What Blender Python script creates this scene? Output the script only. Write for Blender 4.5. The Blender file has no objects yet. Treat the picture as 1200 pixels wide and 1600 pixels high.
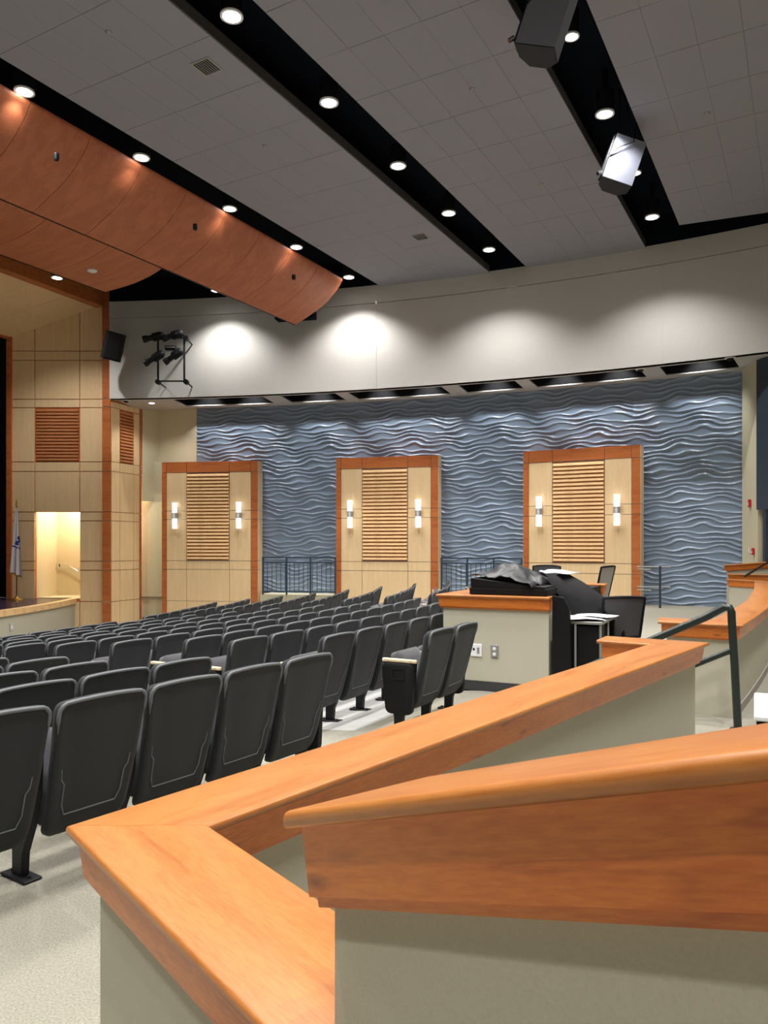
import bpy, math, random
from mathutils import Vector, Matrix
random.seed(4)
S = bpy.context.scene
COL = S.collection
PI = math.pi
# ------------------------------------------------------------------ camera, world, exposure
EYE = 1.5                       # eye height; the scene is built relative to the eye and lifted at the end
F, H = 1200.0, 852.0            # focal length and horizon row in the 1200x1600 frame
cam_d = bpy.data.cameras.new('camera'); cam = bpy.data.objects.new('camera', cam_d); COL.objects.link(cam)
cam_d.lens = 36 * F / 1600; cam_d.sensor_width = 36; cam_d.sensor_fit = 'AUTO'
cam_d.shift_y = (H - 800) / 1600; cam_d.clip_start = .02
cam.rotation_euler = (PI / 2, 0, 0)
S.camera = cam
w = bpy.data.worlds.new('world'); S.world = w; w.use_nodes = True
w.node_tree.nodes['Background'].inputs[0].default_value = (.9, .95, 1, 1)
w.node_tree.nodes['Background'].inputs[1].default_value = .05
S.view_settings.view_transform = 'Standard'; S.view_settings.look = 'None'
S.view_settings.gamma = 1; S.view_settings.use_curve_mapping = False
S.view_settings.exposure = 0.60
LAMP = 520.0                    # watts of one ceiling downlight
WASH = 150.0                   # watts of one wall washer in the soffit coffers
def lamp(name, kind, loc, energy, target=None, parent=None, color=(1, .97, .935), **k):
    d = bpy.data.lights.new(name, kind); d.energy = energy; d.color = color
    for a, b in k.items(): setattr(d, a, b)
    o = bpy.data.objects.new(name, d); COL.objects.link(o); o.location = loc
    if target is not None:
        o.rotation_euler = (Vector(target) - Vector(loc)).to_track_quat('-Z', 'Y').to_euler()
    if parent: o.parent = parent
    return o

# ------------------------------------------------------------------ materials
def lin(c): return tuple(((x / 255) / 12.92 if x / 255 <= .04045 else ((x / 255 + .055) / 1.055) ** 2.4) for x in c)
def newmat(name):
    m = bpy.data.materials.new(name); m.use_nodes = True
    return m, m.node_tree, m.node_tree.nodes['Principled BSDF']
def paint(name, rgb, rough=.6, bump=.0, scale=60, metal=0, var=.04, spec=.5, sheen=0):
    m, t, b = newmat(name); c = lin(rgb)
    n = t.nodes.new('ShaderNodeTexNoise'); n.inputs['Scale'].default_value = scale; n.inputs['Detail'].default_value = 3
    tc = t.nodes.new('ShaderNodeTexCoord'); t.links.new(tc.outputs['Object'], n.inputs['Vector'])
    r = t.nodes.new('ShaderNodeValToRGB')
    r.color_ramp.elements[0].position = .3; r.color_ramp.elements[1].position = .7
    r.color_ramp.elements[0].color = (*[x * (1 - var) for x in c], 1)
    r.color_ramp.elements[1].color = (*[min(1, x * (1 + var)) for x in c], 1)
    t.links.new(n.outputs['Fac'], r.inputs['Fac']); t.links.new(r.outputs['Color'], b.inputs['Base Color'])
    b.inputs['Roughness'].default_value = rough; b.inputs['Metallic'].default_value = metal
    b.inputs['Specular IOR Level'].default_value = spec
    if sheen: b.inputs['Sheen Weight'].default_value = sheen
    if bump:
        bp = t.nodes.new('ShaderNodeBump'); bp.inputs['Strength'].default_value = bump; bp.inputs['Distance'].default_value = .01
        t.links.new(n.outputs['Fac'], bp.inputs['Height']); t.links.new(bp.outputs['Normal'], b.inputs['Normal'])
    return m
def wood(name, c0, c1, ang=0, vertical=False, stretch=9, scale=2.2, rough=.35, spec=.5, rings=.8, knots=False, lines=.5, tilt=0):
    """grain runs along direction ang in plan (or vertically)"""
    m, t, b = newmat(name); L = t.links.new
    tc = t.nodes.new('ShaderNodeTexCoord')
    r1 = t.nodes.new('ShaderNodeVectorRotate'); r1.rotation_type = 'Z_AXIS'; r1.inputs['Angle'].default_value = -ang
    L(tc.outputs['Object'], r1.inputs['Vector'])
    if tilt:
        r2 = t.nodes.new('ShaderNodeVectorRotate'); r2.rotation_type = 'Y_AXIS'; r2.inputs['Angle'].default_value = tilt
        L(r1.outputs['Vector'], r2.inputs['Vector']); r1 = r2
    mp = t.nodes.new('ShaderNodeMapping'); L(r1.outputs['Vector'], mp.inputs['Vector'])
    mp.inputs['Scale'].default_value = (stretch, stretch, 1) if vertical else (1, stretch, stretch)
    n1 = t.nodes.new('ShaderNodeTexNoise'); n1.inputs['Scale'].default_value = scale * .55; n1.inputs['Detail'].default_value = 2
    n1.inputs['Distortion'].default_value = .5
    L(mp.outputs['Vector'], n1.inputs['Vector'])
    mu = t.nodes.new('ShaderNodeMath'); mu.operation = 'MULTIPLY'; mu.inputs[1].default_value = 7 * rings; L(n1.outputs['Fac'], mu.inputs[0])
    fr = t.nodes.new('ShaderNodeMath'); fr.operation = 'PINGPONG'; fr.inputs[1].default_value = 1; L(mu.outputs[0], fr.inputs[0])
    n2 = t.nodes.new('ShaderNodeTexNoise'); n2.inputs['Scale'].default_value = scale * 8; n2.inputs['Detail'].default_value = 4
    L(mp.outputs['Vector'], n2.inputs['Vector'])
    mx = t.nodes.new('ShaderNodeMix'); mx.data_type = 'FLOAT'; mx.inputs['Factor'].default_value = .5
    L(n1.outputs['Fac'], mx.inputs['A']); L(n2.outputs['Fac'], mx.inputs['B'])
    r = t.nodes.new('ShaderNodeValToRGB'); L(mx.outputs['Result'], r.inputs['Fac'])
    e = r.color_ramp.elements; e[0].position = .36; e[0].color = (*lin(c1), 1); e[1].position = .6; e[1].color = (*lin(c0), 1)
    lr = t.nodes.new('ShaderNodeValToRGB'); L(fr.outputs[0], lr.inputs['Fac'])
    q = lr.color_ramp.elements; q[0].position = .0; q[0].color = (.66, .58, .52, 1); q[1].position = .16; q[1].color = (1, 1, 1, 1)
    ml = t.nodes.new('ShaderNodeMix'); ml.data_type = 'RGBA'; ml.blend_type = 'MULTIPLY'; ml.inputs['Factor'].default_value = lines
    L(r.outputs['Color'], ml.inputs['A']); L(lr.outputs['Color'], ml.inputs['B'])
    out = ml.outputs['Result']
    if knots:
        vo = t.nodes.new('ShaderNodeTexVoronoi'); vo.inputs['Scale'].default_value = 1.0
        mk = t.nodes.new('ShaderNodeMapping'); mk.inputs['Scale'].default_value = (4.2, 9, 15); L(r1.outputs['Vector'], mk.inputs['Vector'])
        L(mk.outputs['Vector'], vo.inputs['Vector'])
        kr = t.nodes.new('ShaderNodeValToRGB'); L(vo.outputs['Distance'], kr.inputs['Fac'])
        kr.color_ramp.elements[0].position = .03; kr.color_ramp.elements[0].color = (.35, .3, .3, 1)
        kr.color_ramp.elements[1].position = .21; kr.color_ramp.elements[1].color = (1, 1, 1, 1)
        mm = t.nodes.new('ShaderNodeMix'); mm.data_type = 'RGBA'; mm.blend_type = 'MULTIPLY'; mm.inputs["Factor"].default_value = .85
        L(out, mm.inputs['A']); L(kr.outputs['Color'], mm.inputs['B']); out = mm.outputs['Result']
    L(out, b.inputs['Base Color'])
    b.inputs['Roughness'].default_value = rough; b.inputs['Specular IOR Level'].default_value = spec
    return m
def glow(name, rgb, strength):
    m, t, b = newmat(name); b.inputs['Base Color'].default_value = (*lin(rgb), 1)
    b.inputs['Emission Color'].default_value = (*lin(rgb), 1); b.inputs['Emission Strength'].default_value = strength
    return m
M = dict(
    wall=paint('greige wall paint', (186, 182, 164), .7, .05, 180),
    bulk=paint('pale grey bulkhead paint', (192, 190, 186), .7),
    cream=paint('cream wall paint', (214, 208, 178), .7),
    gridgrey=paint('dark grey tile joint', (78, 74, 74)),
    tile=paint('acoustic ceiling tile', (146, 145, 154), .9, .25, 220, var=.1),
    black=paint('black ceiling void', (10, 16, 26), .9, spec=.1),
    blue=paint('blue grey wave panel paint', (134, 152, 176), .34, spec=.6),
    carpet=paint('beige grey carpet', (150, 147, 134), .95, .8, 120, var=.22, spec=.1),
    concrete=paint('pale sealed concrete', (190, 190, 188), .5, 0, 6),
    metal=paint('brushed aluminium reveal', (205, 205, 205), .3, metal=.9),
    steel=paint('dark green handrail enamel', (26, 38, 35), .35),
    railblue=paint('slate blue railing enamel', (52, 66, 82), .4),
    shell=paint('charcoal chair fabric', (35, 38, 42), .66, .35, 420, var=.18, spec=.3, sheen=.08),
    seat=paint('dark grey seat upholstery', (60, 59, 64), .85, .3, 400, var=.2, sheen=.3),
    rim_highlight=paint('grey chair rim highlight', (96, 100, 104), .5, .1, 300),  # pale grey stands in for light catching the raised chair rims
    iron=paint('black powder coated steel', (17, 18, 22), .5, spec=.3),
    plastic=paint('black moulded plastic', (11, 11, 14), .6, .05, 300, spec=.25),
    armwood=wood('pale beech armrest', (232, 214, 178), (208, 180, 138), rough=.4),
    base=paint('charcoal vinyl baseboard', (58, 58, 60), .5),
    greybase=paint('light grey baseboard', (160, 154, 146), .6),
    white=paint('white plastic', (235, 235, 238), .4),
    paper=paint('white paper', (240, 241, 246), .8, 0, 20, var=.01),
    red=paint('red alarm plastic', (205, 30, 45), .4),
    grey=paint('grey metal plate', (150, 150, 148), .4, metal=.3),
    speaker=paint('pale grey speaker cabinet', (118, 122, 136), .55),
    cloth=paint('black nylon dust cover', (20, 21, 26), .42, .3, 30),
    mesh=paint('dark grey mesh fabric', (74, 72, 76), .8, .5, 500, var=.3),
    curtain=paint('midnight blue stage curtain', (12, 16, 34), .9),
    stage=paint('dark polished stage floor', (58, 46, 60), .22),
    flag=paint('white flag nylon', (226, 222, 226), .6),
    flagblue=paint('royal blue print', (24, 62, 170), .6),
    gold=paint('brass', (205, 170, 80), .3, metal=.9),
    chrome=paint('chrome', (220, 220, 225), .12, metal=1),
    maple=wood('maple veneer', (244, 214, 168), (234, 200, 152), vertical=True, stretch=14, scale=1.6, rough=.4, rings=.5, lines=.12),
    slat=wood('maple louvre slats', (240, 204, 152), (222, 176, 120), stretch=6, rough=.4),
    slatred=wood('brown louvre slats', (196, 130, 84), (166, 100, 60), stretch=6, rough=.4),
    cherry=wood('cherry border veneer', (200, 118, 66), (178, 96, 48), stretch=7, rough=.35),
    cloud=wood('cherry ceiling cloud veneer', (190, 112, 74), (172, 94, 58), ang=math.radians(-29), stretch=10, scale=1.0, rough=.5, rings=.6, lines=.25),
    lamp=glow('lit lamp lens', (255, 250, 245), 14), sconce=glow('lit opal glass', (250, 250, 250), .55),
)
_caps = {}
def capwood(ang, tilt=0):
    k = (round(math.degrees(ang)), round(math.degrees(tilt)))
    if k not in _caps: _caps[k] = wood('honey maple cap %d %d' % k, (186, 122, 64), (170, 102, 48), ang=math.radians(k[0]), tilt=tilt, stretch=9, scale=2.6, rough=.3, spec=.5)
    return _caps[k]
_fas = {}
def faswood(ang, tilt=0):
    k = (round(math.degrees(ang)), round(math.degrees(tilt)))
    if k not in _fas: _fas[k] = wood('amber maple fascia %d %d' % k, (222, 130, 50), (196, 102, 36), ang=math.radians(k[0]), tilt=tilt, stretch=7, scale=3.0, rough=.35, knots=True)
    return _fas[k]

# ------------------------------------------------------------------ mesh helpers
def link(o, parent=None):
    COL.objects.link(o)
    if parent: o.parent = parent
    return o
class MB:
    def __init__(s): s.v = []; s.f = []; s.mi = []; s.cur = 0
    def add(s, vs, fs):
        n = len(s.v); s.v += [tuple(v) for v in vs]
        for f in fs: s.f.append([i + n for i in f]); s.mi.append(s.cur)
        return s
    def box(s, x0, x1, y0, y1, z0, z1, mat=None):
        vs = [Vector((x, y, z)) for z in (z0, z1) for y in (y0, y1) for x in (x0, x1)]
        if mat: vs = [mat @ v for v in vs]
        return s.add(vs, [(0, 2, 3, 1), (4, 5, 7, 6), (0, 1, 5, 4), (2, 6, 7, 3), (0, 4, 6, 2), (1, 3, 7, 5)])
    def bevbox(s, x0, x1, y0, y1, z0, z1, b=.01, mat=None):
        """box with chamfered edges (three stacked rings in z)"""
        def ring(i, z): return [(x0 + i, y0 + b, z), (x0 + b, y0 + i, z), (x1 - b, y0 + i, z), (x1 - i, y0 + b, z), (x1 - i, y1 - b, z), (x1 - b, y1 - i, z), (x0 + b, y1 - i, z), (x0 + i, y1 - b, z)]
        b2 = b * .999
        R = [ring(b2 * .9, z0), ring(0, z0 + b), ring(0, z1 - b), ring(b2 * .9, z1)]
        return s.loft([[(mat @ Vector(p)) if mat else Vector(p) for p in r] for r in R])
    def loft(s, rings, close=True, caps=True):
        n = len(rings[0]); vs = [p for r in rings for p in r]; fs = []
        for i in range(len(rings) - 1):
            for j in range(n if close else n - 1):
                k = (j + 1) % n
                fs.append((i * n + j, i * n + k, (i + 1) * n + k, (i + 1) * n + j))
        if caps: fs += [tuple(reversed(range(n))), tuple(range((len(rings) - 1) * n, len(rings) * n))]
        return s.add(vs, fs)
    def prism(s, poly, z0, z1):
        a = sum(poly[i][0] * poly[(i + 1) % len(poly)][1] - poly[(i + 1) % len(poly)][0] * poly[i][1] for i in range(len(poly)))
        if a < 0: poly = poly[::-1]
        return s.loft([[(p[0], p[1], z0) for p in poly], [(p[0], p[1], z1) for p in poly]])
    def tube(s, path, r, n=8):
        path = [Vector(p) for p in path]; rs = r if isinstance(r, (list, tuple)) else [r] * len(path)
        rings = []; up = None
        for i, p in enumerate(path):
            d = (path[min(i + 1, len(path) - 1)] - path[max(i - 1, 0)]).normalized()
            if up is None: up = Vector((0, 0, 1)) if abs(d.z) < .9 else Vector((1, 0, 0))
            a = d.cross(up).normalized(); c = a.cross(d).normalized(); up = c
            rings.append([p + (a * math.cos(2 * PI * k / n) + c * math.sin(2 * PI * k / n)) * rs[i] for k in range(n)])
        return s.loft([r_[::-1] for r_ in rings])
    def disc_stack(s, cx, cy, prof, n=16):   # prof: (r, z)
        return s.loft([[(cx + r * math.cos(2 * PI * k / n), cy + r * math.sin(2 * PI * k / n), z) for k in range(n)] for r, z in prof])
    def mesh(s, name, mat, smooth=False):
        me = bpy.data.meshes.new(name); me.from_pydata(s.v, [], s.f)
        for m in (mat if isinstance(mat, list) else [mat]): me.materials.append(m)
        if isinstance(mat, list): me.polygons.foreach_set('material_index', s.mi)
        if smooth:
            me.polygons.foreach_set('use_smooth', [True] * len(me.polygons)); me.update()
            try: me.set_sharp_from_angle(angle=math.radians(smooth if smooth is not True else 40))
            except Exception: pass
        me.update(); return me
    def build(s, name, mat, parent=None, smooth=False):
        return link(bpy.data.objects.new(name, s.mesh(name, mat, smooth)), parent)
def obj(name, me, parent=None, mw=None):
    o = link(bpy.data.objects.new(name, me), parent)
    if mw is not None: o.matrix_local = mw
    return o
def tag(o, label, cat, group=None):
    o['label'] = label; o['category'] = cat
    if group: o['group'] = group
    return o
def thing(name, label, cat, loc=(0, 0, 0), rz=0, group=None):
    o = link(bpy.data.objects.new(name, None)); o.empty_display_size = .1
    o.location = loc; o.rotation_euler = (0, 0, rz); return tag(o, label, cat, group)
def struct(o): o['kind'] = 'structure'; return o
def frame(name, loc, rz=0):
    o = link(bpy.data.objects.new(name, None)); o.empty_display_size = .1; o.location = loc; o.rotation_euler = (0, 0, rz)
    return struct(o)
def at(px, Y, Z): return Vector(((px - 600) / F * Y, Y, Z))
def onz(px, py, Z):                                  # photo pixel on a horizontal plane at height Z
    Y = Z * F / (H - py); return Vector(((px - 600) / F * Y, Y, Z))

# ------------------------------------------------------------------ master geometry
C = Vector((-24.8, 20.5)); R0, DR = 29.01, .848      # centre of the curved seating rows
def pol(R, deg): a = math.radians(deg); return Vector((C.x + R * math.cos(a), C.y + R * math.sin(a)))
def zfloor(R):
    k = (28.7 - R) / DR
    return -1.5 if k <= 0 else -1.5 - .067 * k - .001 * k * k
def circ(a, b, c):
    ax, ay, bx, by, cx, cy = a[0], a[1], b[0], b[1], c[0], c[1]
    d = 2 * (ax * (by - cy) + bx * (cy - ay) + cx * (ay - by))
    ux = ((ax * ax + ay * ay) * (by - cy) + (bx * bx + by * by) * (cy - ay) + (cx * cx + cy * cy) * (ay - by)) / d
    uy = ((ax * ax + ay * ay) * (cx - bx) + (bx * bx + by * by) * (ax - cx) + (cx * cx + cy * cy) * (bx - ax)) / d
    return Vector((ux, uy)), math.hypot(ax - ux, ay - uy)
BC, RB = circ((-5.71, 23.45), (2.15, 21.55), (8.57, 18.45))   # blue wall arc
def arc(R, deg): a = math.radians(deg); return Vector((BC.x + R * math.cos(a), BC.y + R * math.sin(a)))
def ray_arc(px, R):                                  # angle on the arc of radius R met by a sight line at column px
    k = (px - 600) / F; A = k * k + 1; B_ = -2 * (k * BC.x + BC.y); Cc = BC.x ** 2 + BC.y ** 2 - R * R
    Y = (-B_ + math.sqrt(B_ * B_ - 4 * A * Cc)) / (2 * A); return math.degrees(math.atan2(Y - BC.y, k * Y - BC.x))
ZC, ZS = 6.9, 4.18                                   # ceiling and soffit heights above the eye
U = Vector((.4863, .8738)); Wd = Vector((.8738, -.4863))      # along and across the ceiling slots
def uw(s, t): return U * s + Wd * t
RBULK = RB - 1.75

# ------------------------------------------------------------------ floor
def polar_floor():
    rs = [15.9, 18, 20, 22, 24, 26, 27.6, 28.35, 28.7, 30, 34, 38, 44]
    ths = [-80 + i * 1.0 for i in range(93)]
    b = MB()
    for i in range(len(rs) - 1):
        for j in range(len(ths) - 1):
            q = [pol(rs[i], ths[j]), pol(rs[i + 1], ths[j]), pol(rs[i + 1], ths[j + 1]), pol(rs[i], ths[j + 1])]
            zz = [zfloor(rs[i]), zfloor(rs[i + 1])]
            seat = rs[i + 1] <= 28.4 and rs[i] >= 19.9 and (-30.5 < ths[j] < -16.5 or -14.1 < ths[j] < -3.1)
            b.cur = 1 if seat else 0
            b.add([(q[0].x, q[0].y, zz[0]), (q[1].x, q[1].y, zz[1]), (q[2].x, q[2].y, zz[1]), (q[3].x, q[3].y, zz[0])], [(0, 1, 2, 3)])
    return b.build('floor', [M['carpet'], M['concrete']])
struct(polar_floor())

# ------------------------------------------------------------------ curved side wall with wave panels
thL, thR = ray_arc(306, RB), ray_arc(1160, RB)       # left end has the larger angle
NP, ph = 6, 1.2
pw = 2 * RB * math.sin(math.radians(thL - thR) / NP / 2)
def wave_mesh(h):
    nx, nz = 64, max(8, int(h / .0095)); b = MB(); vs = []; fs = []
    for j in range(nz + 1):
        z = h * j / nz
        for i in range(nx + 1):
            x = i / nx; q = z / ph; tau = 2 * PI
            wv = (.40 * math.sin(tau * (x + .1)) + .30 * math.sin(tau * (2 * x - q + .3)) + .24 * math.sin(tau * (3 * x + q))
                  + .26 * math.sin(tau * (x + 2 * q + .55)) + .10 * math.sin(tau * (4 * x - 3 * q + .2)))
            fz = (q * 9 + wv * .8) % 1.0
            # dune profile: slow rise, rounded crest, short fall
            hgt = .22 * (.5 - .5 * math.cos(tau * fz)) + .7 * max(0, 1 - abs(fz - .5) / .20) ** 1.05
            amp = .044 * (.72 + .28 * math.sin(tau * (2 * x + q) + 1))
            edge = min(1, min(x, 1 - x) / .004 + .75)
            vs.append((x * pw, -hgt * amp * edge, z))
    for j in range(nz):
        for i in range(nx):
            a = j * (nx + 1) + i; fs.append((a, a + 1, a + nx + 2, a + nx + 1))
    b.add(vs, fs); return b.mesh('wave_panel', M['blue'], 75)
wf = wave_mesh(ph); wt = wave_mesh(ZS + 1.5 - 4 * ph)
wave = frame('wall_right', (0, 0, 0))
bb = MB()
nb = 40; rr = [arc(RB + .05, thL + (thR - thL) * i / nb) for i in range(nb + 1)]; ro = [arc(RB + .3, thL + (thR - thL) * i / nb) for i in range(nb + 1)]
bb.prism(rr + ro[::-1], -2.4, ZS + .5); bb.build('wall_backing', M['blue'], wave)
for i in range(NP):
    a = arc(RB, thL + (thR - thL) * i / NP); c = arc(RB, thL + (thR - thL) * (i + 1) / NP)
    rz = math.atan2(c.y - a.y, c.x - a.x)
    for j in range(5):
        mw = Matrix.Translation((a.x, a.y, -1.5 + j * ph)) @ Matrix.Rotation(rz, 4, 'Z')
        obj('wave_panel', wt if j == 4 else wf, wave, mw)
# bulkhead above (curved, with a slightly proud cornice band)
bulk = frame('wall_bulkhead', (0, 0, 0))
tA, tB = ray_arc(171, RBULK), ray_arc(1420, RBULK)
nb = 60
def band(Rin, Rout, z0, z1, ta=tA, tb=tB, n=nb):
    p = [arc(Rin, ta + (tb - ta) * i / n) for i in range(n + 1)]; q = [arc(Rout, ta + (tb - ta) * i / n) for i in range(n + 1)]
    b = MB()
    for i in range(n): b.prism([p[i], p[i + 1], q[i + 1], q[i]], z0, z1)
    return b
for ta, tb in ((tA, ray_arc(588, RBULK)), (ray_arc(588.6, RBULK), ray_arc(1035, RBULK)), (ray_arc(1035.6, RBULK), tB)):
    band(RBULK, RBULK + .2, ZS, 6.46, ta, tb, 24).build('bulkhead_board', M['bulk'], bulk)
band(RBULK + .01, RBULK + .15, ZS + .02, 6.46).build('backing', M['bulk'], bulk)
band(RBULK - .02, RBULK + .2, 6.475, 6.94).build('cornice', M['bulk'], bulk)
band(RBULK + .0, RBULK + .2, 6.94, 7.62).build('void_closure', M['black'], bulk)
for ppx in (460, 800, 955): 
    a = ray_arc(ppx - 8, RBULK); c = ray_arc(ppx + 8, RBULK)
    band(RBULK - .03, RBULK, 6.462, 6.476, a, c, 2).build('metal_clip', M['metal'], bulk)
for ppx in (588, 1035):
    a = ray_arc(ppx - 1, RBULK); c = ray_arc(ppx + 1, RBULK)
    band(RBULK - .03, RBULK, 6.43, 6.50, a, c, 1).build('metal_clip', M['metal'], bulk)
# soffit with coffers
sof = frame('ceiling_soffit', (0, 0, 0))
cof = [(275, 426), (442, 538), (547, 702), (719, 816), (829, 1009), (1033, 1154)]
RI, RO = RBULK + .3, RB - .38
edges = []
for a, b_ in cof: edges.append((ray_arc(a, (RI + RO) / 2 - .3), ray_arc(b_, (RI + RO) / 2 + .3)))
sb = MB()
def ring_to(sb, Ra, Rb_, z0, z1, ta, tb, n=4):
    for i in range(n):
        t0, t1 = ta + (tb - ta) * i / n, ta + (tb - ta) * (i + 1) / n
        sb.prism([arc(Ra, t0), arc(Ra, t1), arc(Rb_, t1), arc(Rb_, t0)], z0, z1)
ring_to(sb, RBULK + .02, RI, ZS, ZS + .03, tA, tB, 60)
ring_to(sb, RO, RB + 2.6, ZS, ZS + .03, tA - .2, thL, 6); ring_to(sb, RO, RB + .1, ZS, ZS + .03, thL, thR, 50); ring_to(sb, RO, RB + 1.5, ZS, ZS + .03, thR, tB, 8)
prev = tA - .2
for a, b_ in edges: ring_to(sb, RI, RO, ZS, ZS + .03, prev, a, 6); prev = b_
ring_to(sb, RI, RO, ZS, ZS + .03, prev, tB, 8)
sb.build('soffit_board', M['bulk'], sof)
for a, b_ in edges:
    cb = MB(); h = 1.0
    ring_to(cb, RI - .03, RI, ZS + .03, ZS + h, a, b_, 6); ring_to(cb, RO, RO + .03, ZS + .03, ZS + h, a, b_, 6)
    ring_to(cb, RI, RO, ZS + h, ZS + h + .03, a, b_, 6); ring_to(cb, RI, RO, ZS + .03, ZS + h, a, a + .04, 1); ring_to(cb, RI, RO, ZS + .03, ZS + h, b_ - .04, b_, 1)
    cb.build('coffer', M['iron'], sof)
# wall washers hidden up in the coffers
for a, b_ in edges:
    n = 2 if abs(b_ - a) > 3.2 else 1
    for i in range(n):
        t = a + (b_ - a) * (i + .5) / n; p = arc(RI + .55, t); q = arc(RB + .0, t)
        r = MB(); r.disc_stack(p.x, p.y, [(.07, ZS + .99), (.07, ZS + .86)], 12)
        f = r.build('wall_washer', M['iron'], sof)
        lamp('washer_light', 'SPOT', (p.x, p.y, ZS + .84), WASH, (q.x, q.y, ZS - 3.0), f, color=(1, .98, .95), spot_size=1.25, spot_blend=.7, shadow_soft_size=.05)

# ------------------------------------------------------------------ maple screens on the wall
BANDS = [(1.03, .77), (-.46, -.72)]
def piece(b, x0, x1, z0, z1, y0=-.02, y1=0, g=.007): b.box(x0 + g, x1 - g, y0, y1, z0 + g, z1 - g)
def slats(parent, x0, x1, z0, z1, n, mat, depth=.05):
    me = MB()
    h = (z1 - z0) / n
    me.loft([[(x, -.002, h * .02), (x, -depth, h * .10), (x, -depth - .006, h * .18), (x, -depth + .004, h * .62), (x, -.002, h * .84)] for x in (x0, x1)][::-1])
    m = me.mesh('slat', mat)
    for i in range(n): obj('slat', m, parent, Matrix.Translation((0, 0, z0 + i * h)))
ZB = -2.35
def screen(pl, pr, label, d=.42, zb=ZB, sc_energy=5):
    pl = Vector(pl); pr = Vector(pr); L = (pr - pl).length; rz = math.atan2(pr.y - pl.y, pr.x - pl.x)
    t = thing('wall_screen', label, 'wall screen', (pl.x, pl.y, 0), rz, 'maple wall screens')
    ZT = 2.49; k = L / 3
    MB().box(.01, L - .01, .005, d, zb, ZT - .01).build('frame', M['metal'], t)
    xs = [0, .155 * k, .79 * k, 2.13 * k, 2.79 * k, L]
    zs = [zb, -1.66]
    for hi, lo in BANDS[::-1]: zs += [lo, hi]
    zs += [2.17, ZT]
    for i in range(len(zs) - 1):                                   # border blocks left and right
        for (a, c) in ((xs[0], xs[1]), (xs[4], xs[5])):
            b = MB(); piece(b, a, c, zs[i], zs[i + 1]); b.build('border_block', M['cherry'], t)
    for a, c in ((xs[1], xs[2]), (xs[2], xs[3]), (xs[3], xs[4])):
        b = MB(); piece(b, a, c, 2.17, ZT); b.build('border_block', M['cherry'], t)
    for i in range(len(zs) - 2):
        for a, c in ((xs[1], xs[2]), (xs[3], xs[4])):
            b = MB(); piece(b, a, c, zs[i], zs[i + 1], -.016); b.build('veneer_panel', M['maple'], t)
    for z0, z1 in ((zb, -1.66), (-1.66, -.72), (-.72, -.46)):
        b = MB(); piece(b, xs[2], xs[3], z0, z1, -.016); b.build('veneer_panel', M['maple'], t)
    b = MB(); b.box(xs[2] + .02, xs[3] - .02, -.004, .004, -.44, 2.14); b.build('louvre_backing', M['cherry'], t)
    slats(t, xs[2] + .02, xs[3] - .02, -.42, 2.14, 25, M['slat'])
    for a in (xs[5],):                                              # side return
        for i in range(len(zs) - 1):
            b = MB(); b.box(L - .01, L + .006, .01, d, zs[i] + .006, zs[i + 1] - .006); b.build('side_panel', M['maple'], t)
    b = MB(); b.box(-.006, .01, .01, d, zb, ZT); b.build('side_panel', M['maple'], t)
    b = MB(); b.box(0, L, 0, d, ZT - .01, ZT); b.build('top_panel', M['cherry'], t)
    return t, k
SC = [screen((-6.67, 23.07), (-3.71, 22.60), 'leftmost tall maple wall screen with cherry border, nearest the stage'),
      screen((-1.37, 21.97), (1.50, 21.20), 'middle tall maple wall screen with cherry border and louvre'),
      screen((3.70, 20.40), (6.34, 18.98), 'rightmost tall maple wall screen with cherry border, behind the desk chairs')]
nm = ['leftmost', 'middle', 'rightmost']
for i, (t, k) in enumerate(SC):
    for xx, sd in ((.46, 'left'), (2.45, 'right')):
        c_, s_ = math.cos(t.rotation_euler.z), math.sin(t.rotation_euler.z)
        s = thing('wall_sconce', 'white cylinder sconce with grey band on the %s side of the %s wall screen' % (sd, nm[i]), 'wall lamp',
                  (t.location.x + xx * k * c_ + .02 * s_, t.location.y + xx * k * s_ - .02 * c_, 0), t.rotation_euler.z, 'cylinder wall sconces')
        MB().box(-.05, .05, -.02, .005, .62, 1.14).build('back_plate', M['grey'], s)
        for z0, z1 in ((.96, 1.27), (.49, .80)):
            MB().disc_stack(0, -.1, [(.07, z0), (.078, z0 + .01), (.078, z1 - .01), (.07, z1)], 20).build('glass_shade', M['sconce'], s, 50)
        MB().disc_stack(0, -.1, [(.084, .80), (.084, .84), (.078, .845), (.078, .865), (.084, .87), (.084, .89), (.078, .895), (.078, .915), (.084, .92), (.084, .96)], 20).build('centre_band', M['grey'], s, 30)
        lamp('sconce_light', 'POINT', (0, -.25, .88), .6, None, s, shadow_soft_size=.1)

# railings between the screens
def railing(label, p, q, ztop, zbot, n, group='slate railings'):
    p = Vector(p); q = Vector(q); L = (q - p).length; rz = math.atan2(q.y - p.y, q.x - p.x)
    t = thing('railing', label, 'railing', (p.x, p.y, zbot), rz, group); h = ztop - zbot
    for z in (h - .02, h - .16, .10): MB().box(0, L, -.02, .02, z - .018, z + .018).build('rail', M['railblue'], t)
    m = MB().box(-.008, .008, -.008, .008, .10, h - .16).mesh('baluster', M['railblue'])
    for i in range(1, n): obj('baluster', m, t, Matrix.Translation((L * i / n, 0, 0)))
    for x in (0, L * .33, L * .66, L): MB().box(x - .022, x + .022, -.022, .022, 0, h).build('post', M['railblue'], t)
railing('slate railing with thin balusters between the leftmost and middle wall screens', at(411, 22.1, 0).xy, at(524, 21.7, 0).xy, -.33, -1.42, 16)
railing('slate railing with thin balusters between the middle and rightmost wall screens', at(690, 20.9, 0).xy, at(815, 20.2, 0).xy, -.33, -1.42, 16)
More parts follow.
